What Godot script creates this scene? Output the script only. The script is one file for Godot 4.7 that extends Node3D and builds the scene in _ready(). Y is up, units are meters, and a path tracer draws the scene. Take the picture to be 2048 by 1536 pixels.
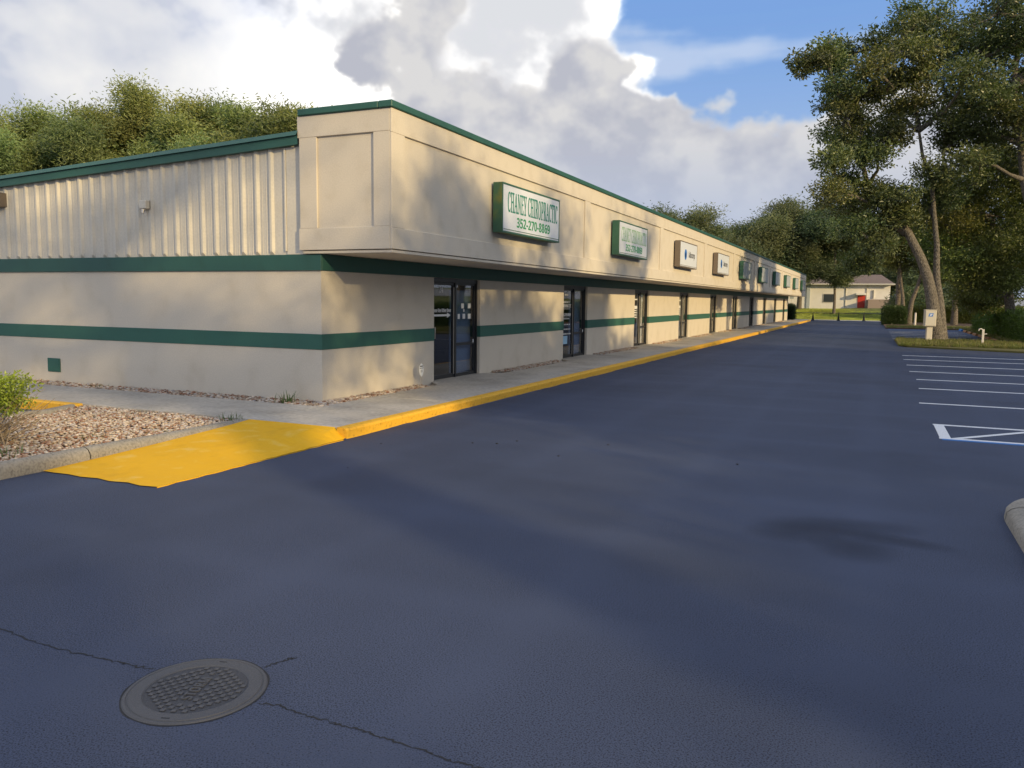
extends Node3D

# ---------------------------------------------------------------- helpers
var rng := RandomNumberGenerator.new()
var taken := {}
var cubes := {}

func numbered(called: String) -> String:
	taken[called] = taken.get(called, -1) + 1
	return called if taken[called] == 0 else "%s_%03d" % [called, taken[called]]

func thing(called: String, label: String, category: String, at := Vector3.ZERO, group := "", turn := 0.0) -> Node3D:
	var o := Node3D.new()
	o.name = numbered(called)
	add_child(o)
	o.position = at
	o.rotation.y = turn
	tag(o, label, category, group)
	return o

func tag(o: Node, label: String, category: String, group := "") -> void:
	o.set_meta("label", label)
	o.set_meta("category", category)
	if group:
		o.set_meta("group", group)

func part(parent: Node, called: String, mesh: Mesh, mat: Material, at := Vector3.ZERO, label := "") -> MeshInstance3D:
	var o := MeshInstance3D.new()
	o.mesh = mesh
	o.material_override = mat
	o.position = at
	if parent == self:
		o.name = numbered(called)
	else:
		var n := 0
		var want := called
		while parent.has_node(NodePath(want)):
			n = int(parent.get_meta("_n_" + called, 0)) + 1
			parent.set_meta("_n_" + called, n)
			want = "%s_%03d" % [called, n]
		o.name = want
	parent.add_child(o, true)
	if label:
		o.set_meta("label", label)
	return o

func struct(called: String, mesh: Mesh, mat: Material, at := Vector3.ZERO) -> MeshInstance3D:
	var o := part(self, called, mesh, mat, at)
	o.set_meta("kind", "structure")
	return o

func multi(parent: Node, called: String, mesh: Mesh, mat: Material, places: Array, tints: Array) -> MultiMeshInstance3D:
	var mm := MultiMesh.new()
	mm.transform_format = MultiMesh.TRANSFORM_3D
	mm.use_colors = not tints.is_empty()
	mm.mesh = mesh
	mm.instance_count = places.size()
	for i in places.size():
		mm.set_instance_transform(i, places[i])
		if not tints.is_empty():
			mm.set_instance_color(i, tints[i])
	var o := MultiMeshInstance3D.new()
	o.multimesh = mm
	o.material_override = mat
	o.name = numbered(called) if parent == self else called
	parent.add_child(o, true)
	o.set_meta("kind", "stuff")
	return o

func begin() -> SurfaceTool:
	var st := SurfaceTool.new()
	st.begin(Mesh.PRIMITIVE_TRIANGLES)
	return st

func tri(st: SurfaceTool, a: Vector3, b: Vector3, c: Vector3) -> void:   # counter-clockwise seen from outside
	var n := (b - a).cross(c - a).normalized()
	for p in [a, c, b]:
		st.set_normal(n)
		st.set_uv(Vector2(p.x + p.z, p.y))
		st.add_vertex(p)

func quad(st: SurfaceTool, a: Vector3, b: Vector3, c: Vector3, d: Vector3) -> void:
	tri(st, a, b, c)
	tri(st, a, c, d)

func add_box(st: SurfaceTool, lo: Vector3, hi: Vector3, bevel := 0.0) -> void:
	# a box with chamfered edges: each corner is cut into a small triangle
	var c := (lo + hi) / 2.0
	var h := (hi - lo) / 2.0
	var b := minf(bevel, minf(h.x, minf(h.y, h.z)) * 0.9)
	for ax in 3:
		for s in [-1.0, 1.0]:
			var u := (ax + 1) % 3
			var v := (ax + 2) % 3
			var p := []
			for k in [[-1, -1], [1, -1], [1, 1], [-1, 1]]:
				var q := Vector3.ZERO
				q[ax] = s * h[ax]
				q[u] = k[0] * (h[u] - b)
				q[v] = k[1] * (h[v] - b)
				p.append(c + q)
			if s > 0:
				quad(st, p[0], p[1], p[2], p[3])
			else:
				quad(st, p[3], p[2], p[1], p[0])
	if b <= 0.0:
		return
	for ax in 3:
		var u := (ax + 1) % 3
		var v := (ax + 2) % 3
		for k in [[-1, -1], [1, -1], [1, 1], [-1, 1]]:
			var p := []
			for e in [[-1, 0], [1, 0], [1, 1], [-1, 1]]:
				var q := Vector3.ZERO
				q[ax] = e[0] * (h[ax] - b)
				q[u] = k[0] * (h[u] - (b if e[1] else 0.0))
				q[v] = k[1] * (h[v] - (0.0 if e[1] else b))
				p.append(c + q)
			if k[0] * k[1] > 0:
				quad(st, p[0], p[1], p[2], p[3])
			else:
				quad(st, p[3], p[2], p[1], p[0])
	for sx in [-1, 1]:
		for sy in [-1, 1]:
			for sz in [-1, 1]:
				var a := c + Vector3(sx * h.x, sy * (h.y - b), sz * (h.z - b))
				var d := c + Vector3(sx * (h.x - b), sy * h.y, sz * (h.z - b))
				var e := c + Vector3(sx * (h.x - b), sy * (h.y - b), sz * h.z)
				if sx * sy * sz > 0:
					tri(st, a, d, e)
				else:
					tri(st, a, e, d)

func box(lo: Vector3, hi: Vector3, bevel := 0.0) -> ArrayMesh:
	var st := begin()
	add_box(st, Vector3(minf(lo.x, hi.x), minf(lo.y, hi.y), minf(lo.z, hi.z)), Vector3(maxf(lo.x, hi.x), maxf(lo.y, hi.y), maxf(lo.z, hi.z)), bevel)
	return st.commit()

func tube(st: SurfaceTool, pts: Array, radii: Array, sides := 8, cap := true, lump := 0.0) -> void:
	var rings := []
	var side := Vector3.ZERO
	for i in pts.size():
		var d: Vector3 = (pts[mini(i + 1, pts.size() - 1)] - pts[maxi(i - 1, 0)]).normalized()
		if side == Vector3.ZERO:
			side = d.cross(Vector3(0.31, 0.2, 0.93)).normalized()
		side = (side - d * side.dot(d)).normalized()
		var up := d.cross(side)
		var ring := []
		for k in sides:
			var a := TAU * k / sides
			var out := side * cos(a) + up * sin(a)
			var w := 1.0 + lump * (0.6 * sin(a * 3.0 + i * 0.35) + 0.4 * sin(a * 5.0 - i * 0.6 + 1.0))
			ring.append([pts[i] + out * radii[i] * w, out])
		rings.append(ring)
	for i in pts.size() - 1:
		for k in sides:
			var j := (k + 1) % sides
			for v in [rings[i][k], rings[i + 1][j], rings[i][j], rings[i][k], rings[i + 1][k], rings[i + 1][j]]:
				st.set_normal(v[1])
				st.set_uv(Vector2.ZERO)
				st.add_vertex(v[0])
	if cap:
		var n := pts.size() - 1
		for k in range(1, sides - 1):
			tri(st, rings[n][0][0], rings[n][k][0], rings[n][k + 1][0])
			tri(st, rings[0][0][0], rings[0][k + 1][0], rings[0][k][0])

func tube_mesh(pts: Array, radii: Array, sides := 8) -> ArrayMesh:
	var st := begin()
	tube(st, pts, radii, sides)
	return st.commit()

func ring_frame(z0: float, z1: float, y0: float, y1: float, t: float, x0: float, x1: float, bars := []) -> ArrayMesh:
	# an upright frame in the plane of the shop front; z0 > z1
	var st := begin()
	add_box(st, Vector3(x0, y0, z0 - t), Vector3(x1, y1, z0), 0.004)
	add_box(st, Vector3(x0, y0, z1), Vector3(x1, y1, z1 + t), 0.004)
	add_box(st, Vector3(x0, y0, z1 + t), Vector3(x1, y0 + t * 1.5, z0 - t), 0.004)
	add_box(st, Vector3(x0, y1 - t, z1 + t), Vector3(x1, y1, z0 - t), 0.004)
	for y in bars:
		add_box(st, Vector3(x0, y - 0.03, z1 + t), Vector3(x1, y + 0.03, z0 - t), 0.004)
	return st.commit()

func sheet(points: PackedVector2Array, y: float, hole := PackedVector2Array()) -> ArrayMesh:
	var st := begin()
	var idx := Geometry2D.triangulate_polygon(points)
	for i in range(0, idx.size(), 3):
		var p := []
		for k in 3:
			p.append(Vector3(points[idx[i + k]].x, y, points[idx[i + k]].y))
		if (p[1] - p[0]).cross(p[2] - p[0]).y > 0:
			tri(st, p[0], p[1], p[2])
		else:
			tri(st, p[0], p[2], p[1])
	return st.commit()

func slab(points: PackedVector2Array, y0: float, y1: float, bevel := 0.0) -> ArrayMesh:
	# a flat slab with upright (or chamfered) sides over a polygon of (x, z)
	var pts := points
	if not Geometry2D.is_polygon_clockwise(pts):
		pts.reverse()
	var top := pts
	if bevel > 0.0:
		var inner := Geometry2D.offset_polygon(pts, -bevel)
		if inner.size() == 1 and inner[0].size() == pts.size():
			top = inner[0]
	var st := begin()
	var idx := Geometry2D.triangulate_polygon(top)
	for i in range(0, idx.size(), 3):
		var p := []
		for k in 3:
			p.append(Vector3(top[idx[i + k]].x, y1, top[idx[i + k]].y))
		if (p[1] - p[0]).cross(p[2] - p[0]).y > 0:
			tri(st, p[0], p[1], p[2])
		else:
			tri(st, p[0], p[2], p[1])
	var n := pts.size()
	var mid := Vector2.ZERO
	for p in pts:
		mid += p / n
	for i in n:
		var a := pts[i]
		var b := pts[(i + 1) % n]
		var lo0 := Vector3(a.x, y0, a.y)
		var lo1 := Vector3(b.x, y0, b.y)
		var hi0 := Vector3(a.x, y1, a.y)
		var hi1 := Vector3(b.x, y1, b.y)
		var nor := (lo1 - lo0).cross(hi0 - lo0)
		var flip := Geometry2D.is_point_in_polygon((a + b) / 2.0 + Vector2(nor.x, nor.z).normalized() * 0.002, pts)
		if flip:
			quad(st, lo1, lo0, hi0, hi1)
		else:
			quad(st, lo0, lo1, hi1, hi0)
	return st.commit()

# ---------------------------------------------------------------- materials
func mat(color: Color, rough := 0.8, metal := 0.0, spec := 0.5) -> StandardMaterial3D:
	var m := StandardMaterial3D.new()
	m.albedo_color = color.linear_to_srgb()
	m.roughness = rough
	m.metallic = metal
	m.metallic_specular = spec
	return m

func lin(r: float, g: float, b: float) -> Color:
	return Color(r, g, b)

func noise_tex(freq: float, octaves: int, lo: Color, hi: Color, size := 512, normal := false, strength := 4.0, kind := FastNoiseLite.TYPE_SIMPLEX_SMOOTH, stops := [], seed_ := 1) -> NoiseTexture2D:
	var n := FastNoiseLite.new()
	n.noise_type = kind
	n.frequency = freq
	n.seed = seed_
	n.fractal_octaves = octaves
	if kind == FastNoiseLite.TYPE_CELLULAR:
		n.cellular_return_type = FastNoiseLite.RETURN_DISTANCE
	var t := NoiseTexture2D.new()
	t.width = size
	t.height = size
	t.seamless = true
	t.seamless_blend_skirt = 0.45
	t.noise = n
	if normal:
		t.as_normal_map = true
		t.bump_strength = strength
	else:
		var g := Gradient.new()
		g.set_color(0, lo)
		g.set_color(1, hi)
		for s in stops:
			g.add_point(s[0], s[1])
		t.color_ramp = g
	return t

func textured(m: StandardMaterial3D, fine: Texture2D, metres: float, macro: Texture2D = null, macro_metres := 10.0, normal: Texture2D = null, nscale := 1.0) -> StandardMaterial3D:
	m.albedo_texture = fine
	m.uv1_triplanar = true
	m.uv1_world_triplanar = true
	m.uv1_scale = Vector3.ONE / metres
	if normal:
		m.normal_enabled = true
		m.normal_texture = normal
		m.normal_scale = nscale
	if macro:
		m.detail_enabled = true
		m.detail_blend_mode = BaseMaterial3D.BLEND_MODE_MUL
		m.detail_uv_layer = BaseMaterial3D.DETAIL_UV_2
		m.detail_albedo = macro
		m.uv2_triplanar = true
		m.uv2_world_triplanar = true
		m.uv2_scale = Vector3.ONE / macro_metres
	return m

func grey(v: float) -> Color:
	return Color(v, v, v)

func leaf_mat(r: float, back := Color(0.62, 0.72, 0.3)) -> StandardMaterial3D:
	var m := StandardMaterial3D.new()
	m.albedo_color = Color.WHITE
	m.vertex_color_use_as_albedo = true
	m.roughness = r
	m.metallic_specular = 0.5
	m.backlight_enabled = true
	m.backlight = back
	m.cull_mode = BaseMaterial3D.CULL_DISABLED
	return m

var M := {}

func make_materials() -> void:
	var fine := noise_tex(0.35, 3, grey(0.55), grey(1.0), 1024, false, 4, FastNoiseLite.TYPE_SIMPLEX, [[0.3, grey(0.78)], [0.55, grey(0.93)]], 3)
	var blotch := noise_tex(0.012, 5, grey(0.80), grey(1.0), 512, false, 4, FastNoiseLite.TYPE_SIMPLEX_SMOOTH, [[0.5, grey(0.92)]], 7)
	var grit := noise_tex(0.25, 3, grey(0), grey(1), 1024, true, 6.0, FastNoiseLite.TYPE_SIMPLEX, [], 9)
	var soft := noise_tex(0.05, 4, grey(0.93), grey(1.0), 512, false, 4, FastNoiseLite.TYPE_SIMPLEX_SMOOTH, [], 11)
	var streak := noise_tex(0.01, 5, Color(0.94, 0.935, 0.92), grey(1.0), 512, false, 4, FastNoiseLite.TYPE_SIMPLEX_SMOOTH, [[0.45, grey(0.985)]], 13)
	var bumps := noise_tex(0.06, 4, grey(0), grey(1), 512, true, 3.0, FastNoiseLite.TYPE_SIMPLEX, [], 15)
	var coarse := noise_tex(0.13, 4, grey(0.25), grey(1.0), 1024, false, 4, FastNoiseLite.TYPE_SIMPLEX, [[0.22, grey(0.5)], [0.34, grey(0.88)], [0.7, grey(0.97)]], 63)
	var wear := noise_tex(0.010, 6, grey(0.84), grey(1.0), 512, false, 4, FastNoiseLite.TYPE_SIMPLEX_SMOOTH, [[0.4, grey(0.93)], [0.6, grey(0.95)]], 67)
	var pits := noise_tex(0.16, 3, grey(0), grey(1), 1024, true, 10.0, FastNoiseLite.TYPE_SIMPLEX, [], 63)
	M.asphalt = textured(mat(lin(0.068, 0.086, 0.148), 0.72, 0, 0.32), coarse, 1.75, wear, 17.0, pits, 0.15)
	M.crack = mat(lin(0.016, 0.018, 0.024), 0.95)
	M.concrete = textured(mat(lin(0.60, 0.545, 0.475), 0.85), noise_tex(0.03, 5, grey(0.82), grey(1.0), 512), 1.7, blotch, 9.0, grit, 0.25)
	M.kerb_grey = textured(mat(lin(0.47, 0.43, 0.37), 0.9), noise_tex(0.05, 5, grey(0.6), grey(1.0), 512, false, 4, FastNoiseLite.TYPE_SIMPLEX_SMOOTH, [[0.4, grey(0.85)]], 5), 0.9, blotch, 5.0, grit, 0.8)
	M.yellow = textured(mat(lin(0.78, 0.42, 0.02), 0.62), noise_tex(0.03, 5, Color(0.72, 0.68, 0.58), grey(1.0), 512, false, 4, FastNoiseLite.TYPE_SIMPLEX_SMOOTH, [[0.4, grey(0.97)]], 21), 1.3, null, 1, grit, 0.35)
	M.yellow_worn = textured(mat(lin(0.80, 0.60, 0.36), 0.75, 0, 0.35), noise_tex(0.005, 4, Color(0.93, 0.80, 0.20), Color(0.97, 0.9, 0.55), 1024, false, 4, FastNoiseLite.TYPE_SIMPLEX_SMOOTH, [[0.35, Color(0.98, 0.85, 0.17)], [0.62, Color(0.97, 0.84, 0.20)], [0.74, Color(0.98, 0.88, 0.36)], [0.90, Color(0.97, 0.90, 0.55)]], 24), 2.6, null, 1, grit, 0.5)
	M.stucco = textured(mat(lin(0.67, 0.60, 0.50), 0.9), soft, 0.8, streak, 4.2, bumps, 0.25)
	M.trim = textured(mat(lin(0.67, 0.60, 0.50), 0.85), soft, 0.8, streak, 3.1, bumps, 0.15)
	M.siding = textured(mat(lin(0.66, 0.61, 0.52), 0.5), soft, 1.4, streak, 3.7)
	M.green = textured(mat(lin(0.022, 0.105, 0.082), 0.55), soft, 0.9, streak, 2.3)
	M.green_wall = textured(mat(lin(0.030, 0.125, 0.095), 0.7), soft, 0.7, streak, 2.1, bumps, 0.2)
	M.belt = textured(mat(lin(0.022, 0.095, 0.078), 0.6), soft, 0.9, streak, 2.3)
	M.sign_green = textured(mat(lin(0.035, 0.125, 0.085), 0.5), noise_tex(0.012, 4, Color(1, 1, 1), Color(1, 1, 1), 512, false, 4, FastNoiseLite.TYPE_SIMPLEX_SMOOTH, [[0.55, Color(0.95, 0.97, 0.95)]], 31), 1.1, streak, 1.3)
	M.sign_faded = textured(mat(lin(0.20, 0.20, 0.10), 0.6), noise_tex(0.006, 4, Color(0.44, 0.74, 0.80), Color(0.95, 0.92, 0.66), 512, false, 4, FastNoiseLite.TYPE_SIMPLEX_SMOOTH, [[0.45, Color(0.50, 0.78, 0.8)], [0.75, Color(0.82, 0.88, 0.68)]], 33), 1.6)
	M.sign_white = textured(mat(lin(0.74, 0.78, 0.86), 0.35), soft, 1.1)
	M.sign_blank = textured(mat(lin(0.52, 0.56, 0.60), 0.3), soft, 1.1)
	M.sign_brown = mat(lin(0.16, 0.125, 0.095), 0.5)
	M.letter_teal = mat(lin(0.012, 0.20, 0.15), 0.5)
	M.letter_green = mat(lin(0.01, 0.26, 0.10), 0.5)
	M.letter_pale = mat(lin(0.22, 0.42, 0.24), 0.5)
	M.letter_dark = mat(lin(0.03, 0.03, 0.04), 0.5)
	M.letter_white = mat(lin(0.75, 0.75, 0.74), 0.5)
	M.logo_blue = mat(lin(0.02, 0.16, 0.55), 0.4)
	M.logo_navy = mat(lin(0.012, 0.03, 0.13), 0.4)
	M.black_frame = mat(lin(0.016, 0.017, 0.019), 0.38)
	M.alu = mat(lin(0.55, 0.5, 0.44), 0.35, 0.7)
	M.blind = textured(mat(lin(0.13, 0.21, 0.36), 0.8), soft, 0.6)  # blue of the window reflection, put into the panel colour
	M.blind_white = mat(lin(0.70, 0.70, 0.66), 0.7)
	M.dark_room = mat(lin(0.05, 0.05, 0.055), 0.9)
	var g := mat(lin(1, 1, 1), 0.02)
	g.albedo_color = Color(0.1, 0.12, 0.15, 0.10)
	g.transparency = BaseMaterial3D.TRANSPARENCY_ALPHA
	M.glass = g
	M.soil = textured(mat(lin(0.10, 0.065, 0.04), 0.95), fine, 0.6)
	M.stone = StandardMaterial3D.new()
	M.stone.vertex_color_use_as_albedo = true
	M.stone.roughness = 0.8
	M.iron = textured(mat(lin(0.070, 0.074, 0.092), 0.55, 0.0, 0.5), noise_tex(0.06, 4, grey(0.75), grey(1.0), 512), 0.35, null, 1, grit, 0.35)
	M.iron_low = textured(mat(lin(0.050, 0.054, 0.072), 0.6, 0.0, 0.5), noise_tex(0.06, 4, grey(0.7), grey(1.0), 512), 0.35, null, 1, grit, 0.5)
	M.line_white = textured(mat(lin(0.70, 0.71, 0.74), 0.65), noise_tex(0.05, 4, grey(0.78), grey(1.0), 512, false, 4, FastNoiseLite.TYPE_SIMPLEX_SMOOTH, [[0.4, grey(0.97)]], 41), 0.8)
	M.line_blue = mat(lin(0.03, 0.15, 0.42), 0.65)
	M.lawn = textured(mat(lin(0.26, 0.30, 0.06), 0.95), noise_tex(0.08, 4, Color(0.6, 0.65, 0.5), Color(1.0, 1.0, 1.0), 512), 3.0, noise_tex(0.02, 4, Color(0.75, 0.72, 0.6), grey(1.0), 512, false, 4, FastNoiseLite.TYPE_SIMPLEX_SMOOTH, [], 45), 30.0, grit, 1.0)
	M.verge = textured(mat(lin(0.15, 0.145, 0.055), 0.95), noise_tex(0.06, 5, Color(0.7, 0.6, 0.5), Color(1.0, 1.0, 0.9), 512, false, 4, FastNoiseLite.TYPE_SIMPLEX_SMOOTH, [[0.5, Color(0.85, 0.85, 0.7)]], 47), 1.6, null, 1, grit, 1.0)
	M.mulch = textured(mat(lin(0.10, 0.055, 0.03), 0.95), fine, 0.7)
	M.bark = textured(mat(lin(0.27, 0.235, 0.195), 0.95), noise_tex(0.05, 5, grey(0.25), grey(1.0), 512, false, 4, FastNoiseLite.TYPE_SIMPLEX_SMOOTH, [[0.42, grey(0.62)], [0.6, grey(0.95)]], 51), 0.9, null, 1, noise_tex(0.06, 4, grey(0), grey(1), 512, true, 8.0, FastNoiseLite.TYPE_SIMPLEX, [], 53), 1.2)
	M.bark.uv1_scale = Vector3(1.1, 0.22, 1.1)
	M.bark_pale = M.bark.duplicate()
	M.bark_pale.albedo_color = lin(0.30, 0.25, 0.20).linear_to_srgb()
	M.twig = mat(lin(0.22, 0.17, 0.12), 0.9)
	M.leaf = leaf_mat(0.4)
	M.leaf_soft = leaf_mat(0.6)
	M.cream = textured(mat(lin(0.86, 0.82, 0.77), 0.85), soft, 1.5, streak, 6.0)
	M.house_trim = mat(lin(0.55, 0.52, 0.47), 0.7)
	M.pilaster = mat(lin(0.40, 0.44, 0.47), 0.7)
	M.roof_brown = textured(mat(lin(0.21, 0.15, 0.125), 0.9), noise_tex(0.1, 4, grey(0.75), grey(1.0), 512), 2.0)
	M.red = mat(lin(0.55, 0.05, 0.035), 0.5)
	M.window_dark = mat(lin(0.05, 0.06, 0.07), 0.1)
	M.annex = textured(mat(lin(0.36, 0.28, 0.24), 0.9), soft, 1.5)
	M.cone = mat(lin(0.012, 0.015, 0.013), 0.6)
	M.mail_cream = textured(mat(lin(0.62, 0.56, 0.46), 0.5), soft, 0.8)
	M.wheel_ochre = textured(mat(lin(0.30, 0.14, 0.05), 0.8), blotch, 1.0)
	M.pvc = mat(lin(0.66, 0.60, 0.52), 0.5)
	M.pale_road = textured(mat(lin(0.30, 0.31, 0.33), 0.9), soft, 3.0)
	M.lamp_glass = mat(lin(0.45, 0.38, 0.2), 0.2)
	M.paper = mat(lin(0.30, 0.5, 0.68), 0.6)
	M.pale_kerb = textured(mat(lin(0.52, 0.50, 0.46), 0.85), soft, 2.0)
	M.weed = mat(lin(0.075, 0.12, 0.03), 0.7)
	M.twig_dry = mat(lin(0.30, 0.235, 0.165), 0.9)
	M.debris = mat(lin(0.02, 0.016, 0.012), 0.9)

# ---------------------------------------------------------------- sky
const EXPOSURE := 1.4
var az_lo := -80.0
var az_hi := 30.0
var el_lo := -5.0
var el_hi := 40.0
var mask_w := 330
var mask_h := 135

func cloud_mask(poly: PackedVector2Array, soften: int) -> PackedFloat32Array:
	var im := Image.create(mask_w, mask_h, false, Image.FORMAT_RF)
	for j in mask_h:
		for i in mask_w:
			var p := Vector2(lerpf(az_lo, az_hi, (i + 0.5) / mask_w), lerpf(el_lo, el_hi, (j + 0.5) / mask_h))
			im.set_pixel(i, j, Color(1.0 if Geometry2D.is_point_in_polygon(p, poly) else 0.0, 0, 0))
	im.resize(mask_w / soften, mask_h / soften, Image.INTERPOLATE_LANCZOS)
	im.resize(mask_w, mask_h, Image.INTERPOLATE_CUBIC)
	return im.get_data().to_float32_array()

func look(m: PackedFloat32Array, az: float, el: float) -> float:
	var x := clampf((az - az_lo) / (az_hi - az_lo) * mask_w - 0.5, 0.0, mask_w - 1.001)
	var y := clampf((el - el_lo) / (el_hi - el_lo) * mask_h - 0.5, 0.0, mask_h - 1.001)
	var i := int(x)
	var j := int(y)
	x -= i
	y -= j
	var k := j * mask_w + i
	return lerpf(lerpf(m[k], m[k + 1], x), lerpf(m[k + mask_w], m[k + mask_w + 1], x), y)

func sky_noise(freq: float, octaves: int, seed_: int) -> FastNoiseLite:
	var n := FastNoiseLite.new()
	n.noise_type = FastNoiseLite.TYPE_SIMPLEX_SMOOTH
	n.frequency = freq
	n.fractal_octaves = octaves
	n.fractal_gain = 0.52
	n.seed = seed_
	return n

var na := sky_noise(7.0, 6, 4)
var nb := sky_noise(2.6, 5, 17)
var nc := sky_noise(16.0, 5, 29)
var mask_back: PackedFloat32Array
var mask_front: PackedFloat32Array

func sky_color(az: float, el: float) -> Color:
	var ca := cos(deg_to_rad(el))
	var d := Vector3(sin(deg_to_rad(az)) * ca, sin(deg_to_rad(el)) * 1.25, -cos(deg_to_rad(az)) * ca)
	var f1 := na.get_noise_3dv(d)
	var f2 := nb.get_noise_3dv(d)
	var f3 := nc.get_noise_3dv(d)
	var up := smoothstep(0.0, 30.0, el)
	var c := Color(0.69, 0.78, 0.91).lerp(Color(0.49, 0.65, 0.88), smoothstep(3.0, 20.0, el))
	c = c.lerp(Color(0.30, 0.52, 0.86), smoothstep(22.0, 80.0, el))
	# thin streaks of high cloud
	var wisp := nb.get_noise_3d(d.x * 0.7 + 9.0, d.y * 3.2, d.z * 0.7) + 0.35 * f1
	c = c.lerp(Color(0.80, 0.85, 0.94), 0.75 * smoothstep(0.0, 0.5, wisp))
	var inside := smoothstep(az_lo, az_lo + 12.0, az) * (1.0 - smoothstep(az_hi - 14.0, az_hi, az)) * (1.0 - smoothstep(el_hi - 12.0, el_hi, el))
	var free_back := smoothstep(-0.38, 0.12, f2 + 0.3 * f1) * (1.0 - 0.35 * smoothstep(35.0, 75.0, el))  # cloud cover out of view, widened to lift the ambient light
	var free_front := smoothstep(0.0, 0.5, -f2 + 0.35 * f1) * (1.0 - smoothstep(8.0, 28.0, el))
	var wa := az + 2.3 * f1 + 0.9 * f3
	var we := el + 1.7 * na.get_noise_3d(d.z + 5.0, d.x, d.y) + 0.7 * f3
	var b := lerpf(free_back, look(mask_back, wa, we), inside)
	var g := lerpf(free_front, look(mask_front, az + 2.0 * f1 + 1.5 * f3, el + 1.4 * na.get_noise_3d(d.z + 5.0, d.x, d.y) + 1.2 * f3), inside)
	var cover_b := smoothstep(0.28, 0.70, b + 0.16 * f3)
	var cover_g := smoothstep(0.30, 0.74, g + 0.20 * f3)
	# sunlit back cloud: white heads with soft grey folds
	var fold := smoothstep(-0.15, 0.45, f2 * 0.9 + f1 * 0.55 + f3 * 0.25)
	var left := (1.0 - smoothstep(-49.0, -35.0, az)) * inside
	var white := Color(0.985, 0.975, 0.955).lerp(Color(0.79, 0.81, 0.865), clampf(fold * (0.55 + 0.6 * left) + left * (0.85 + 1.1 * f2 + 0.7 * f1), 0.0, 1.0))
	fold = maxf(fold, left * 0.8)
	white = white.lerp(Color(0.76, 0.79, 0.86), 0.5 * (1.0 - smoothstep(4.0, 13.0, el)))
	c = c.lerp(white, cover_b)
	# near grey cloud in front of it
	var deep := clampf(0.42 + 1.2 * f1 + 1.1 * f3 + 0.4 * f2, 0.0, 1.0)
	var dull := Color(0.87, 0.865, 0.865).lerp(Color(0.735, 0.745, 0.79), deep)
	dull = dull.lerp(Color(0.715, 0.755, 0.845), 0.85 * (1.0 - smoothstep(4.0, 13.0, el)))
	dull = dull.lerp(Color(0.95, 0.94, 0.93), 0.45 * (1.0 - smoothstep(0.55, 0.9, g + 0.1 * f1)) * smoothstep(9.0, 14.0, el))
	c = c.lerp(dull, cover_g)
	c = c.lerp(Color(0.745, 0.795, 0.885), 0.55 * (1.0 - smoothstep(0.0, 9.0, el)))
	# white heads are boosted until they clip, to add ambient light
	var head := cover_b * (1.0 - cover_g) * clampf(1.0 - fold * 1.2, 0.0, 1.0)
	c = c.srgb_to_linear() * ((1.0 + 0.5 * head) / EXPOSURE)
	return c.linear_to_srgb()

func make_sky() -> PanoramaSkyMaterial:
	mask_front = cloud_mask(PackedVector2Array([Vector2(-32.7, 10.1), Vector2(-33.3, 14), Vector2(-35.8, 15.3), Vector2(-35, 16.7), Vector2(-33.5, 17.5), Vector2(-32.6, 21), Vector2(-27.4, 21.2), Vector2(-27.9, 18.6), Vector2(-29.3, 16.2), Vector2(-28.9, 15), Vector2(-27, 15.3), Vector2(-25.3, 15.1), Vector2(-24.3, 14.5), Vector2(-22.4, 14), Vector2(-21.9, 15.1), Vector2(-21.7, 16.5), Vector2(-20.9, 16.8), Vector2(-20, 16.2), Vector2(-19.2, 17.7), Vector2(-18, 17.8), Vector2(-17.1, 17), Vector2(-16.7, 15.3), Vector2(-15.4, 14.5), Vector2(-14, 13.4), Vector2(-11, 12.8), Vector2(-8.4, 12), Vector2(-6.4, 11.3), Vector2(-4, 12.5), Vector2(0.8, 13.5), Vector2(5, 12), Vector2(17.5, 9.1), Vector2(18.3, -4), Vector2(-32.7, -4)]), 5)
	mask_back = cloud_mask(PackedVector2Array([Vector2(-90, 22.3), Vector2(-60, 45), Vector2(-20.6, 42.3), Vector2(-18.8, 27.6), Vector2(-17.6, 18.2), Vector2(-19.2, 17.5), Vector2(-16.4, 16.7), Vector2(-13.9, 15.3), Vector2(-15, 14.1), Vector2(-10.3, 12), Vector2(-8.2, 9.1), Vector2(-7.8, -4), Vector2(-90, -4)]), 5)
	var w := 1024
	var h := 512
	var im := Image.create(w, h, false, Image.FORMAT_RGB8)
	for j in h:
		var el := 90.0 - (j + 0.5) / h * 180.0
		if el < -1.0:
			im.fill_rect(Rect2i(0, j, w, h - j), Color(0.55, 0.58, 0.62))
			break
		for i in w:
			im.set_pixel(i, j, sky_color(wrapf((i + 0.5) / w * 360.0, -180.0, 180.0), el))
	im.resize(4096, 2048, Image.INTERPOLATE_CUBIC)
	# the same clouds in finer steps where their edges are seen large
	var i0 := int(-66.0 / 360.0 * 4096)
	var i1 := int(16.0 / 360.0 * 4096)
	var j0 := int((90.0 - 27.0) / 180.0 * 2048)
	for j in range(j0, 1030):
		var el := 90.0 - (j + 0.5) / 2048.0 * 180.0
		for i in range(i0, i1):
			im.set_pixel(posmod(i, 4096), j, sky_color((i + 0.5) / 4096.0 * 360.0, el))
	var m := PanoramaSkyMaterial.new()
	m.panorama = ImageTexture.create_from_image(im)
	return m

# ---------------------------------------------------------------- plants
var SPRIG := {}

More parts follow.
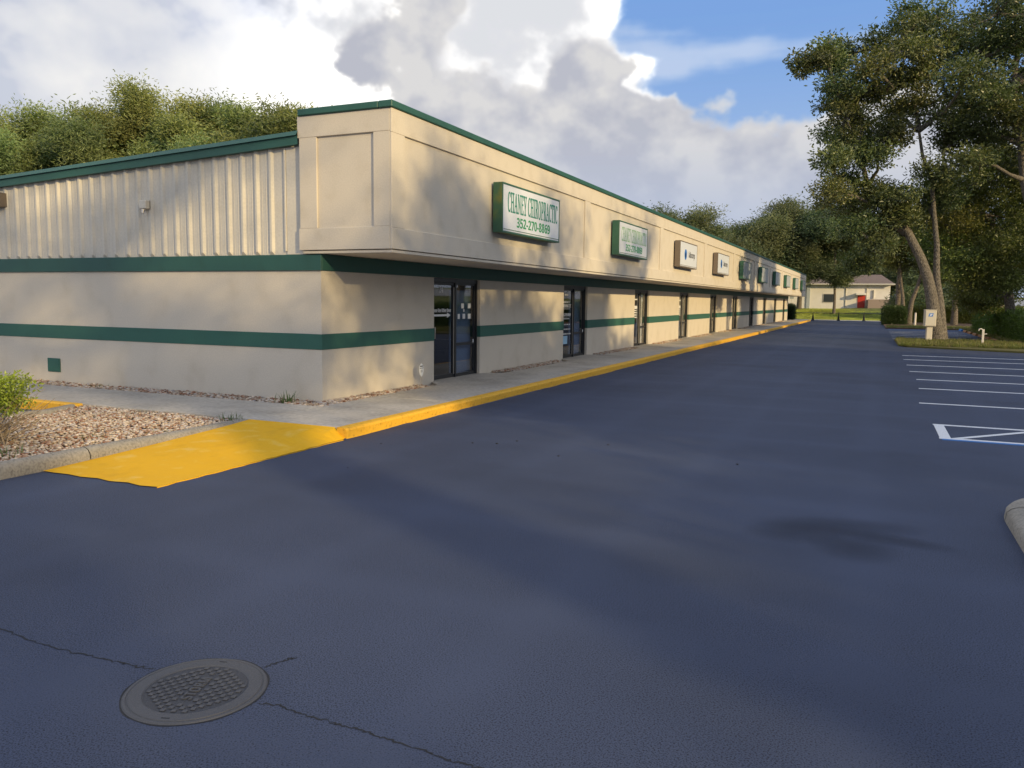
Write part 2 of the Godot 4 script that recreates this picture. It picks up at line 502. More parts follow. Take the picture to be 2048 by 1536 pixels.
func sprig(n: int, length: float, width: float, spread: float, seed_: int) -> ArrayMesh:
	# a handful of folded leaves round a point, one metre scale
	var r := RandomNumberGenerator.new()
	r.seed = seed_
	var st := begin()
	for i in n:
		var at := Vector3(r.randfn(), r.randfn() * 0.8, r.randfn()) * spread * 0.5
		var dir := (at.normalized() * 0.7 + Vector3(r.randfn(), r.randfn() * 0.7, r.randfn()) * 0.6).normalized()
		var nor := (Vector3(0, 0.35, 0) + Vector3(r.randfn(), r.randfn(), r.randfn()) * 0.8).normalized()
		var side := dir.cross(nor).normalized()
		nor = side.cross(dir)
		var l := length * r.randf_range(0.75, 1.2)
		var b := at
		var t := at + dir * l - nor * l * 0.12
		var m := at + dir * l * 0.5
		var fold := nor * width * 0.22
		var ls := m + side * width * 0.5 + fold
		var rs := m - side * width * 0.5 + fold
		tri(st, b, rs, t)
		tri(st, b, t, ls)
	return st.commit()

func auto_clumps(center: Vector3, radii: Vector3, n: int, r0: float, r1: float, r: RandomNumberGenerator) -> Array:
	var out := []
	for i in n:
		var d := Vector3(r.randfn(), r.randfn() * 0.9 + 0.15, r.randfn()).normalized() * pow(r.randf(), 0.45)
		out.append(Vector4(center.x + d.x * radii.x, center.y + d.y * radii.y, center.z + d.z * radii.z, r.randf_range(r0, r1)))
	return out

func tree(called: String, label: String, group: String, base: Vector3, trunks: Array, r0: float, clumps: Array, o := {}) -> Node3D:
	var r := RandomNumberGenerator.new()
	r.seed = o.get("seed", 1)
	var root := thing(called, label, "tree", base, group)
	var P: Array[Vector3] = []
	var PAR: Array[int] = []
	var W: Array[float] = []
	var trunk_paths := []
	for path in trunks:
		var par := -1
		if P.size():
			var best := 1e9
			for k in P.size():
				if P[k].distance_to(path[0]) < best:
					best = P[k].distance_to(path[0])
					par = k
		var ids := []
		if par >= 0:
			ids.append(par)
		for k in path.size():
			P.append(path[k])
			PAR.append(par)
			W.append(0.0)
			par = P.size() - 1
			ids.append(par)
		trunk_paths.append(ids)
	var n_trunk := P.size()
	var low: float = o.get("fork", trunks[0][0].y + (trunks[0][-1].y - trunks[0][0].y) * 0.35)
	var top := trunks[0][-1] as Vector3
	var order := clumps.duplicate()
	order.sort_custom(func(a, b): return Vector3(a.x, a.y, a.z).distance_to(top) < Vector3(b.x, b.y, b.z).distance_to(top))
	var places := []
	var tints := []
	var per: int = o.get("per", 40)
	var subs: int = o.get("subs", 8)
	var size: float = o.get("size", 1.0)
	var col: Color = o.get("color", lin(0.055, 0.075, 0.018))
	var flat: float = o.get("flat", 0.62)
	var droop: float = o.get("droop", 0.0)
	for q in order:
		var c := Vector3(q.x, q.y, q.z)
		var rad: float = q.w * float(o.get("swell", 1.0))
		var best := 1e9
		var from := 0
		for k in P.size():
			if k < n_trunk and P[k].y < low:
				continue
			var dd := P[k].distance_to(c)
			var pen := dd * (1.0 + 0.9 * clampf((P[k].y - c.y) / maxf(dd, 0.1), -0.3, 1.0))
			if k >= n_trunk:
				pen += 0.25
			if pen < best:
				best = pen
				from = k
		var a := P[from]
		var steps := clampi(int(a.distance_to(c) / 0.8), 2, 7)
		var mid := (a + c) / 2.0 + Vector3(r.randfn() * 0.12, r.randf_range(-0.12, 0.12), r.randfn() * 0.12) * a.distance_to(c)
		var par := from
		for k in range(1, steps + 1):
			var t := float(k) / steps
			var p := a.lerp(mid, t).lerp(mid.lerp(c, t), t) + Vector3(r.randfn(), r.randfn(), r.randfn()) * 0.05 * rad
			P.append(p)
			PAR.append(par)
			W.append(0.0)
			par = P.size() - 1
		var shade := r.randf_range(0.75, 1.25)
		var warm := r.randf_range(-0.12, 0.2)
		for s in subs:
			var off := Vector3(r.randfn(), r.randfn() * flat + 0.15, r.randfn()).normalized() * rad * pow(r.randf(), 0.4)
			off.y *= flat + 0.15
			var sc := c + off
			P.append(c + off * 0.55 + Vector3(r.randfn(), r.randfn(), r.randfn()) * 0.08 * rad)
			PAR.append(par)
			W.append(0.5)
			P.append(sc)
			PAR.append(P.size() - 2)
			W.append(1.0)
			var rs: float = rad * o.get("tuft", 0.36)
			var st_shade := shade * r.randf_range(0.8, 1.2)
			for k in per:
				var g := Vector3(r.randfn(), r.randfn() * 0.6, r.randfn()) * rs * 0.62
				if droop > 0.0:
					g.y -= droop * rad * r.randf()
				var b := Basis.from_euler(Vector3(r.randf_range(-0.5, 0.5), r.randf() * TAU, r.randf_range(-0.5, 0.5)))
				places.append(Transform3D(b.scaled(Vector3.ONE * size * r.randf_range(0.75, 1.25)), sc + g - base))
				var v := st_shade * r.randf_range(0.75, 1.3)
				tints.append(Color(col.r * v * (1.0 + warm), col.g * v, col.b * v * (1.0 - warm * 0.5)))
	for k in range(P.size() - 1, 0, -1):
		if PAR[k] >= 0:
			W[PAR[k]] += W[k]
	var total := maxf(W[0], 1.0)
	var R: Array[float] = []
	for k in P.size():
		R.append(maxf(r0 * pow(W[k] / total, 0.47), 0.010 * size))
	for n in trunk_paths.size():
		var st := begin()
		var pts := []
		var rad := []
		var ids: Array = trunk_paths[n]
		for k in ids.size():
			pts.append(P[ids[k]] - base)
			if o.has("trunk_r"):
				var span: Array = o.trunk_r[n]
				rad.append(lerpf(span[0], span[1], pow(float(k) / (ids.size() - 1), 0.8)))
			else:
				rad.append(R[ids[k]] if not (n > 0 and k == 0) else R[ids[1]])
		if n == 0:   # flare at the foot
			pts.push_front(pts[0] - Vector3(0, 0.25, 0))
			rad.push_front(rad[0] * 1.55)
			rad[1] *= 1.3
			if rad.size() > 2:
				rad[2] *= 1.08
		tube(st, pts, rad, 14, true, 0.10)
		part(root, "trunk", st.commit(), o.get("bark", M.bark))
	var st := begin()
	for k in range(n_trunk, P.size()):
		var p := PAR[k]
		var rp := minf(R[p], R[k] * 1.7)
		tube(st, [P[p] - base, P[k] - base], [rp, R[k]], 6 if R[k] > 0.03 else 4, false)
	var limbs := part(root, "branchwork", st.commit(), o.get("bark", M.bark))
	limbs.set_meta("kind", "stuff")
	multi(root, "crown", o.get("sprig", SPRIG.oak), o.get("leaf", M.leaf), places, tints)
	return root

func simple_tree(called: String, label: String, group: String, x: float, z: float, y0: float, height: float, rx: float, o := {}) -> Node3D:
	# a broad tree whose clumps fill an egg-shaped crown
	var r := RandomNumberGenerator.new()
	r.seed = int(o.get("seed", 1)) * 77 + 5
	var low: float = o.get("low", 0.28)
	var cy := y0 + height * (low + (1.0 - low) * 0.5)
	var ry := height * (1.0 - low) * 0.5
	var n: int = o.get("n", 26)
	var cl := auto_clumps(Vector3(x, cy, z), Vector3(rx * 0.82, ry * 0.86, rx * 0.82), n, rx * 0.20 * float(o.get("shrink", 1.0)), rx * 0.34 * float(o.get("shrink", 1.0)), r)
	var pts := []
	var lean := Vector3(r.randfn(), 0, r.randfn()) * 0.04
	for k in 7:
		var t := k / 6.0
		pts.append(Vector3(x, y0 + height * 0.62 * t, z) + lean * height * t * t + Vector3(r.randfn(), 0, r.randfn()) * 0.08 * t)
	var oo := o.duplicate()
	oo["fork"] = y0 + height * maxf(low * 0.7, 0.16)
	return tree(called, label, group, Vector3(x, y0, z), [pts], o.get("r0", height * 0.022), cl, oo)

func tuft(parent: Node, called: String, at: Vector3, n: int, h: float, spread: float, m: Material, seed_: int) -> MeshInstance3D:
	var r := RandomNumberGenerator.new()
	r.seed = seed_
	var st := begin()
	for i in n:
		var b := Vector3(r.randfn(), 0, r.randfn()) * spread * 0.35
		var out := (b.normalized() * r.randf() + Vector3(r.randfn(), 0, r.randfn()) * 0.4) * h * 0.6
		var side := out.cross(Vector3.UP).normalized() * h * 0.035
		var hh := h * r.randf_range(0.5, 1.1)
		var p1 := b + out * 0.35 + Vector3(0, hh * 0.6, 0)
		var p2 := b + out + Vector3(0, hh * 0.95, 0)
		quad(st, b - side, b + side, p1 + side * 0.8, p1 - side * 0.8)
		tri(st, p1 - side * 0.8, p1 + side * 0.8, p2)
	return part(parent, called, st.commit(), m, at)

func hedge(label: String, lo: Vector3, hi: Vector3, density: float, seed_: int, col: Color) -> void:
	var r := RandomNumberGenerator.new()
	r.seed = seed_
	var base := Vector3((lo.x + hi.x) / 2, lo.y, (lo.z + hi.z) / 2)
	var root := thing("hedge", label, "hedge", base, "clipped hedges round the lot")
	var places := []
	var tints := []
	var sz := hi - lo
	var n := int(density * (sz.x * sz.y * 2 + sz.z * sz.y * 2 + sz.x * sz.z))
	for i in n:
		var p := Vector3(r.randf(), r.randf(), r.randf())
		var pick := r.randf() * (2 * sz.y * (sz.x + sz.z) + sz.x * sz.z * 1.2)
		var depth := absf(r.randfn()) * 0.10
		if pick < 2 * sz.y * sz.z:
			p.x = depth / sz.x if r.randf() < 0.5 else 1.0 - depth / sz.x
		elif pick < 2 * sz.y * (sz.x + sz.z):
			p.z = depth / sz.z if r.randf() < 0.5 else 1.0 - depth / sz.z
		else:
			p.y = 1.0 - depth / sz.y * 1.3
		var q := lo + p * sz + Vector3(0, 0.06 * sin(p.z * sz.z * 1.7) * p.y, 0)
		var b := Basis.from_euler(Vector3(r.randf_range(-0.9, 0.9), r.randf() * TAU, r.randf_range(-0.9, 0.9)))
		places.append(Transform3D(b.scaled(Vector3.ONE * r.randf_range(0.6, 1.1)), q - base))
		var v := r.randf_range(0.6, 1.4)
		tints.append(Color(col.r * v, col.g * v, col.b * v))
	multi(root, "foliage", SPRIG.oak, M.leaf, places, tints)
	var st := begin()
	for i in int(maxf(sz.x, sz.z) * 3):
		var b := Vector3(lo.x + sz.x * r.randf_range(0.25, 0.75), lo.y, lo.z + sz.z * r.randf_range(0.03, 0.97)) - base
		for k in 3:
			var t := b + Vector3(r.randfn() * 0.2, sz.y * r.randf_range(0.6, 0.92), r.randfn() * 0.2)
			tube(st, [b, b.lerp(t, 0.5) + Vector3(r.randfn(), 0, r.randfn()) * 0.05, t], [0.018, 0.013, 0.006], 5, false)
	var s := part(root, "stem", st.commit(), M.twig)
	s.set_meta("kind", "stuff")

# ---------------------------------------------------------------- lettering
func letters(parent: Node, text: String, font: String, bold: bool, width: float, height: float, at: Vector3, basis: Basis, m: Material, called := "lettering") -> MeshInstance3D:
	var f := SystemFont.new()
	f.font_names = PackedStringArray([font])
	f.font_weight = 700 if bold else 400
	var t := TextMesh.new()
	t.text = text
	t.font = f
	t.font_size = 64
	t.pixel_size = 0.01
	t.depth = 0.02
	t.curve_step = 1.0
	var a := t.get_aabb()
	var o := part(parent, called, t, m, at)
	o.transform = Transform3D(basis * Basis.from_scale(Vector3(width / a.size.x, height / a.size.y, 0.3)), at)
	o.position -= o.transform.basis * Vector3(a.get_center().x, a.get_center().y, 0)
	return o

const FRONT := Basis(Vector3(0, 0, -1), Vector3(0, 1, 0), Vector3(1, 0, 0))   # reads on a wall that faces +x

# ---------------------------------------------------------------- scene
func _ready() -> void:
	rng.seed = 12
	var cam := Camera3D.new()
	cam.name = "camera"
	add_child(cam)
	cam.fov = 51.113
	cam.near = 0.05
	cam.far = 2000.0
	cam.transform = Transform3D(Basis(Vector3.UP, 0.4228) * Basis(Vector3.RIGHT, -0.1042) * Basis(Vector3.BACK, 0.0119), Vector3(8.2522, 1.8433, 10.7209))
	cam.current = true
	var env := Environment.new()
	env.background_mode = Environment.BG_SKY
	env.sky = Sky.new()
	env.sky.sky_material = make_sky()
	env.background_energy_multiplier = 1.0
	env.tonemap_mode = Environment.TONE_MAPPER_LINEAR
	env.tonemap_exposure = EXPOSURE
	env.sdfgi_enabled = true
	env.ssao_enabled = true
	env.ssil_enabled = true
	var we := WorldEnvironment.new()
	we.name = "environment"
	we.environment = env
	add_child(we)
	var sun := DirectionalLight3D.new()
	sun.name = "sun"
	add_child(sun)
	sun.light_color = Color(1.0, 0.89, 0.66)
	sun.light_energy = 0.95
	sun.light_angular_distance = 0.5
	sun.shadow_enabled = true
	sun.basis = Basis.looking_at(-Vector3(0.853, 0.285, 0.440))
	make_materials()
	SPRIG.oak = sprig(14, 0.12, 0.055, 0.30, 5)
	SPRIG.far = sprig(14, 0.22, 0.10, 0.55, 6)
	SPRIG.fine = sprig(16, 0.22, 0.055, 0.5, 8)
	ground()
	pavement()
	building()
	signs()
	background()
	right_side()
	small_things()
	shade_trees()

func ground() -> void:
	# terrain: level under the lot, a lawn that climbs beyond its far end
	var xs := []
	for i in 41:
		xs.append(-500.0 + i * 25.0)
	var zs := [300.0, 150.0, 60.0, 20.0, -20.0, -60.0, -87.5, -89.0, -92.0, -96.0, -100.0, -105.0, -110.0, -116.0, -124.0, -135.0, -150.0, -170.0, -220.0, -350.0, -700.0]
	var hgt := func(x: float, z: float) -> float:
		var h := -0.03 + 1.05 * smoothstep(-87.5, -112.0, z)
		h += 3.4 * smoothstep(14.0, 34.0, x) * smoothstep(-90.0, -150.0, z)
		return h
	var st := begin()
	for i in xs.size() - 1:
		for j in zs.size() - 1:
			var p := []
			for k in [[0, 0], [1, 0], [1, 1], [0, 1]]:
				var x: float = xs[i + k[0]]
				var z: float = zs[j + k[1]]
				p.append(Vector3(x, hgt.call(x, z), z))
			quad(st, p[0], p[1], p[2], p[3])
	struct("ground", st.commit(), M.lawn)
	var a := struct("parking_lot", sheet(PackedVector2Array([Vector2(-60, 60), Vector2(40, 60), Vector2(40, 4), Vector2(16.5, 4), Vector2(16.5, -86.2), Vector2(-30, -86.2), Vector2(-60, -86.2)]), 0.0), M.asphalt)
	# cracks in the asphalt, thin dark ribbons
	var runs := [
		[Vector2(3.2, 7.90), Vector2(3.93, 7.98), Vector2(4.23, 8.01), Vector2(4.54, 8.01), Vector2(4.8, 7.99), Vector2(4.94, 7.98), Vector2(5.09, 7.97)],
		[Vector2(5.76, 8.01), Vector2(5.89, 7.98), Vector2(6.01, 8.0), Vector2(6.19, 8.0), Vector2(6.33, 8.0), Vector2(6.44, 8.01), Vector2(6.66, 8.02), Vector2(6.79, 8.03), Vector2(6.92, 8.03), Vector2(7.3, 8.1)],
		[Vector2(5.55, 7.72), Vector2(5.58, 7.67), Vector2(5.60, 7.60), Vector2(5.63, 7.55)]]
	for run in runs:
		var s := begin()
		var pts := []
		for i in run.size() - 1:
			for k in 12:
				pts.append(run[i].lerp(run[i + 1], k / 12.0) + Vector2(rng.randfn(), rng.randfn()) * 0.006)
		for i in pts.size() - 1:
			var w0 := 0.0032 * (0.35 + absf(sin(i * 0.37)) + rng.randf() * 0.4) * minf(1.0, i / 6.0)
			var d: Vector2 = (pts[i + 1] - pts[i]).normalized().orthogonal() * w0
			quad(s, Vector3(pts[i].x - d.x, 0.002, pts[i].y - d.y), Vector3(pts[i].x + d.x, 0.002, pts[i].y + d.y), Vector3(pts[i + 1].x + d.x, 0.002, pts[i + 1].y + d.y), Vector3(pts[i + 1].x - d.x, 0.002, pts[i + 1].y - d.y))
		part(a, "crack", s.commit(), M.crack)
	# old damp stains that fade out into the sealcoat
	var fade := GradientTexture2D.new()
	fade.width = 256
	fade.height = 256
	fade.fill = GradientTexture2D.FILL_RADIAL
	fade.fill_from = Vector2(0.5, 0.5)
	fade.fill_to = Vector2(1.0, 0.5)
	var fg := Gradient.new()
	fg.set_color(0, Color(0.12, 0.13, 0.17, 0.30))
	fg.set_color(1, Color(0.12, 0.13, 0.17, 0.0))
	fg.add_point(0.45, Color(0.12, 0.13, 0.17, 0.20))
	fade.gradient = fg
	var damp := StandardMaterial3D.new()
	damp.albedo_texture = fade
	damp.transparency = BaseMaterial3D.TRANSPARENCY_ALPHA
	damp.texture_repeat = false
	damp.roughness = 0.6
	damp.metallic_specular = 0.3
	for q in [[8.05, 3.62, 1.5, 0.62, 0.25, 0.0012], [8.45, 3.86, 1.1, 0.38, -0.2, 0.0020], [7.75, 3.98, 0.9, 0.7, 0.6, 0.0028], [8.2, 4.2, 0.7, 0.9, 0.1, 0.0036]]:
		var pm := PlaneMesh.new()
		pm.size = Vector2(q[2], q[3])
		var o := part(a, "damp_stain", pm, damp, Vector3(q[0], q[5], q[1]))
		o.rotation.y = q[4]
	# stall lines
	var ends := [[-3.21, 9.15, 9.6], [-6.16, 9.09, 9.1], [-9.12, 9.21, 9.2], [-11.5, 9.26, 9.3], [-14.08, 9.19, 9.2], [-16.71, 9.2, 9.2], [-19.42, 9.19, 9.2], [-21.79, 9.22, 9.2]]
	for e in ends:
		var s := box(Vector3(e[1], -0.02, e[0] - 0.05), Vector3(14.6, 0.005, e[0] + 0.05), 0.002)
		var l := part(a, "stall_line", s, M.line_white)
	# the access aisle: white box with diagonals and a blue edge
	part(a, "aisle_line", box(Vector3(9.15, -0.02, -1.86), Vector3(14.6, 0.005, -1.76), 0.002), M.line_white)
	part(a, "aisle_line", box(Vector3(9.16, -0.02, -3.155), Vector3(9.30, 0.0045, -1.865), 0.002), M.line_white)
	part(a, "blue_line", box(Vector3(9.18, -0.02, -1.755), Vector3(14.6, 0.0045, -1.655), 0.002), M.line_blue)
	for k in 4:
		var x0 := 9.31 + k * 1.3
		part(a, "aisle_stripe", sheet(PackedVector2Array([Vector2(x0, -1.87), Vector2(x0 + 0.13, -1.87), Vector2(x0 + 1.25, -3.15), Vector2(x0 + 1.12, -3.15)]), 0.0042), M.line_white)
	# far stalls beyond the mailbox
	for k in 7:
		part(a, "stall_line", box(Vector3(9.15, -0.02, -37.5 - k * 2.75), Vector3(13.4, 0.005, -37.4 - k * 2.75), 0.002), M.line_white if k < 6 else M.line_blue)
	part(a, "blue_line", box(Vector3(9.15, -0.02, -55.7), Vector3(13.9, 0.006, -55.55), 0.002), M.line_blue)
	# a pale gutter and kerb across the far end
	struct("far_kerb", box(Vector3(-30, -0.1, -88.0), Vector3(40, 0.03, -86.22), 0.01), M.pale_kerb)
	struct("footpath", sheet(PackedVector2Array([Vector2(-60, -100.2), Vector2(60, -100.2), Vector2(60, -101.6), Vector2(-60, -101.6)]), 0.68), M.pale_road)
	var rs := begin()
	for x in [0.0, 25.0, 50.0, 75.0, 100.0]:
		for zz in [[-116.0, -124.0], [-124.0, -135.0]]:
			if x == 0.0:
				continue
			quad(rs, Vector3(x, hgt.call(x, zz[0]) + 0.05, zz[0]), Vector3(x + 25, hgt.call(x + 25, zz[0]) + 0.05, zz[0]), Vector3(x + 25, hgt.call(x + 25, zz[1]) + 0.05, zz[1]), Vector3(x, hgt.call(x, zz[1]) + 0.05, zz[1]))
	struct("road", rs.commit(), M.pale_road)

func pavement() -> void:
	# walk along the shop fronts: concrete slabs with joints, a yellow kerb in lengths
	var walk := struct("sidewalk", box(Vector3(-0.2, -0.15, -80.0), Vector3(1.86, 0.10, 2.095), 0.0), M.concrete)
	var z := 2.1
	var i := 0
	var open := []
	for k in 10:
		open.append(-3.68 - 7.53 * k)
	while z > -80.0:
		var z1 := maxf(z - 3.05, -80.0)
		part(walk, "concrete_slab", box(Vector3(0.40, 0.0, z1 + 0.004), Vector3(1.872, 0.15 + rng.randf_range(-0.002, 0.002), z - 0.004), 0.008), M.concrete)
		z = z1
		i += 1
	for k in 10:   # slabs that fill the doorways
		var z0: float = open[k]
		part(walk, "concrete_slab", slab(PackedVector2Array([Vector2(-0.2, z0 - 2.1), Vector2(-0.2, z0 + 0.0), Vector2(0.0, z0 + 0.0), Vector2(0.02, z0 + 0.12), Vector2(0.398, z0 + 0.55), Vector2(0.398, z0 - 2.6), Vector2(0.02, z0 - 2.22), Vector2(0.0, z0 - 2.1)]), 0.0, 0.1505), M.concrete)
	z = 2.15
	while z > -80.0:
		var z1 := maxf(z - 3.2, -80.0)
		var st := begin()
		var n := 5
		# a kerb length with a rounded nose and a ragged painted foot
		var prof := [Vector2(1.876, 0.152), Vector2(1.98, 0.150), Vector2(2.012, 0.140), Vector2(2.026, 0.115), Vector2(2.034, -0.05)]
		var za := z - 0.003
		var zb := z1 + 0.003
		for k in prof.size() - 1:
			quad(st, Vector3(prof[k].x, prof[k].y, za), Vector3(prof[k + 1].x, prof[k + 1].y, za), Vector3(prof[k + 1].x, prof[k + 1].y, zb), Vector3(prof[k].x, prof[k].y, zb))
		for e in [za, zb]:
			for k in prof.size() - 1:
				var p0 := Vector3(1.876, -0.05, e)
				var p1 := Vector3(prof[k].x, prof[k].y, e)
				var p2 := Vector3(prof[k + 1].x, prof[k + 1].y, e)
				if e == za:
					tri(st, p0, p2, p1)
				else:
					tri(st, p0, p1, p2)
		part(walk, "yellow_kerb", st.commit(), M.yellow)
		# ragged lip of sealcoat against the kerb foot
		z = z1
	var lip := begin()
	var zz := 2.2
	var w0 := 0.02
	while zz > -60.0:
		var step := rng.randf_range(0.05, 0.16) * (1.0 if zz > -15.0 else 3.0)
		var w1 := clampf(w0 + rng.randfn() * 0.008, 0.004, 0.035)
		quad(lip, Vector3(2.0, 0.012 + w0 * 0.5, zz), Vector3(2.045 + w0, 0.0015, zz), Vector3(2.045 + w1, 0.0015, zz - step), Vector3(2.0, 0.012 + w1 * 0.5, zz - step))
		w0 = w1
		zz -= step
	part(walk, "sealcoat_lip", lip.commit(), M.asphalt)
	# walk along the gable wall
	var side := struct("side_walk", box(Vector3(-18, -0.15, 0.0), Vector3(0.39, 0.09, 2.0), 0.0), M.concrete)
	var x := 0.395
	while x > -17.0:
		var x1 := x - 2.6
		part(side, "concrete_slab", box(Vector3(x1 + 0.003, 0.0, 0.56), Vector3(x - 0.003, 0.149 + rng.randf_range(-0.002, 0.002), 2.06 if x < -2.8 else 2.1), 0.008), M.concrete)
		x = x1
	part(side, "yellow_kerb", box(Vector3(-18, -0.05, 2.065), Vector3(-3.0, 0.15, 2.22), 0.02), M.yellow)
	# yellow ramp down to the asphalt
	var rp := begin()
	var jag := []
	for k in 25:
		jag.append(rng.randf_range(-0.014, 0.014))
	var hr := func(u: float, t: float) -> float:   # u runs left to right, t from the walk to the asphalt
		return 0.009 + 0.135 * pow(1.0 - t, 1.25) * (1.0 - smoothstep(lerpf(0.95, 0.3, sqrt(t)), 1.0, u) * 0.96)
	for k in 24:
		for w in 8:
			var p := []
			for c in [[0, 0], [0, 1], [1, 1], [1, 0]]:
				var u: float = (w + c[0]) / 8.0
				var t: float = (k + c[1]) / 24.0
				var xr: float = 2.02 + jag[k + c[1]]
				p.append(Vector3(lerpf(0.36, xr, u), hr.call(u, t), lerpf(2.10, 5.2 + 0.02 * sin(u * 23.0), t)))
			quad(rp, p[0], p[1], p[2], p[3])
	for k in 24:
		var za := lerpf(2.10, 5.2, k / 24.0)
		var zb := lerpf(2.10, 5.2, (k + 1) / 24.0)
		quad(rp, Vector3(2.02 + jag[k], 0.009, za), Vector3(2.02 + jag[k + 1], 0.009, zb), Vector3(2.025 + jag[k + 1], -0.03, zb), Vector3(2.025 + jag[k], -0.03, za))
	struct("ramp", rp.commit(), M.yellow_worn)
	# grey round-topped kerb of the planting bed
	var kerb := struct("bed_kerb", box(Vector3(0.20, -0.1, 2.12), Vector3(0.34, 0.01, 2.2), 0.0), M.kerb_grey)
	var cuts := [[2.14, 4.63], [4.64, 7.3], [7.31, 10.0]]
	for c in cuts:
		var st := begin()
		var steps := 8
		var prof := []
		for k in 9:
			var a := PI * k / 8.0
			prof.append(Vector2(0.285 + 0.115 * cos(a), sin(a)))
		for s in steps:
			var za := lerpf(c[0], c[1], float(s) / steps)
			var zb := lerpf(c[0], c[1], float(s + 1) / steps)
			var ha := 0.075 + 0.085 * smoothstep(2.1, 4.2, za)
			var hb := 0.075 + 0.085 * smoothstep(2.1, 4.2, zb)
			var ba := 0.08 * (1.0 - smoothstep(2.1, 4.0, za))
			var bb := 0.08 * (1.0 - smoothstep(2.1, 4.0, zb))
			for k in 8:
				var p0: Vector2 = prof[k]
				var p1: Vector2 = prof[k + 1]
				quad(st, Vector3(p0.x, ba + ha * pow(p0.y, 0.6), za), Vector3(p1.x, ba + ha * pow(p1.y, 0.6), za), Vector3(p1.x, bb + hb * pow(p1.y, 0.6), zb), Vector3(p0.x, bb + hb * pow(p0.y, 0.6), zb))
			quad(st, Vector3(0.40, -0.05, za), Vector3(0.40, ba, za), Vector3(0.40, bb, zb), Vector3(0.40, -0.05, zb))
		st.generate_normals()
		part(kerb, "kerb_length", st.commit(), M.kerb_grey)
	# planting bed with river gravel
	var bed_poly := PackedVector2Array([Vector2(0.22, 2.11), Vector2(-2.85, 2.11), Vector2(-2.95, 2.5), Vector2(-2.6, 2.95), Vector2(-2.75, 3.4), Vector2(-3.5, 4.3), Vector2(-5.0, 5.4), Vector2(-8, 6.4), Vector2(-8, 9.0), Vector2(0.22, 9.0)])
	struct("planting_bed", slab(bed_poly, -0.05, 0.105), M.soil)
	var edge := begin()
	var ep := [Vector3(-2.98, 0.09, 2.3), Vector3(-2.72, 0.09, 2.92), Vector3(-2.85, 0.09, 3.42), Vector3(-3.6, 0.09, 4.4), Vector3(-5.1, 0.09, 5.5), Vector3(-8, 0.09, 6.5)]
	tube(edge, ep, [0.08, 0.09, 0.09, 0.09, 0.09, 0.09], 8)
	struct("bed_edging", edge.commit(), M.kerb_grey)
	var rocks := []
	for k in 3:
		rocks.append(pebble(k))
	var sets := [[], [], []]
	var cols := [[], [], []]
	var drop := func(px: float, pz: float, y: float, s: float) -> void:
		var k := rng.randi() % 3
		var b := Basis.from_euler(Vector3(rng.randf_range(-0.5, 0.5), rng.randf() * TAU, rng.randf_range(-0.5, 0.5)))
		sets[k].append(Transform3D(b.scaled(Vector3(1.25, 0.62, 0.9) * s), Vector3(px, y, pz)))
		var pick := rng.randf()
		var c := lin(0.47, 0.36, 0.255)
		if pick < 0.28:
			c = lin(0.60, 0.495, 0.385)
		elif pick < 0.5:
			c = lin(0.36, 0.22, 0.14)
		elif pick < 0.6:
			c = lin(0.28, 0.13, 0.07)
		elif pick < 0.7:
			c = lin(0.46, 0.40, 0.36)
		var v := rng.randf_range(0.75, 1.2)
		cols[k].append(Color(c.r * v * 0.88, c.g * v * 0.90, c.b * v * 0.95))
	var count := 0
	while count < 16000:
		var p := Vector2(rng.randf_range(-4.6, 0.24), rng.randf_range(2.1, 6.4))
		if Geometry2D.is_point_in_polygon(p, bed_poly):
			drop.call(p.x, p.y, 0.105 + rng.randf() * 0.03, rng.randf_range(0.010, 0.025))
			count += 1
	for k in 2600:
		drop.call(rng.randf_range(-10.0, 0.42), rng.randf_range(0.01, 0.56), 0.112 + rng.randf() * 0.035, rng.randf_range(0.014, 0.032))
	for k in 1500:
		drop.call(rng.randf_range(0.01, 0.41), rng.randf_range(-3.0, 0.55), 0.112 + rng.randf() * 0.035, rng.randf_range(0.014, 0.032))
	for k in 9:
		var za: float = open[k] - 2.75
		var zb: float = open[k] - 7.53 + 0.6
		for j in (1500 if k < 2 else 700):
			var t := rng.randf()
			var wide := 0.39 * clampf(minf(t, 1.0 - t) * 9.0, 0.12, 1.0)
			drop.call(rng.randf_range(0.01, maxf(wide, 0.05)), lerpf(za, zb, t), 0.118 + rng.randf() * 0.04, rng.randf_range(0.014, 0.034) * (1.0 if k < 2 else 1.3))
	for k in 3:
		multi(self, "gravel", rocks[k], M.stone, sets[k], cols[k])

func pebble(k: int) -> ArrayMesh:
	var r := RandomNumberGenerator.new()
	r.seed = 90 + k
	var s := SphereMesh.new()
	s.radius = 1.0
	s.height = 2.0
	s.radial_segments = 7
	s.rings = 3
	var arr := s.get_mesh_arrays()
	var v: PackedVector3Array = arr[Mesh.ARRAY_VERTEX]
	for i in v.size():
		var p := v[i]
		v[i] = p * (1.0 + 0.22 * sin(p.x * 3.1 + k * 2.0) * cos(p.z * 2.7 + k) + 0.12 * sin(p.y * 5.0 + k))
	arr[Mesh.ARRAY_VERTEX] = v
	var m := ArrayMesh.new()
	m.add_surface_from_arrays(Mesh.PRIMITIVE_TRIANGLES, arr)
	return m

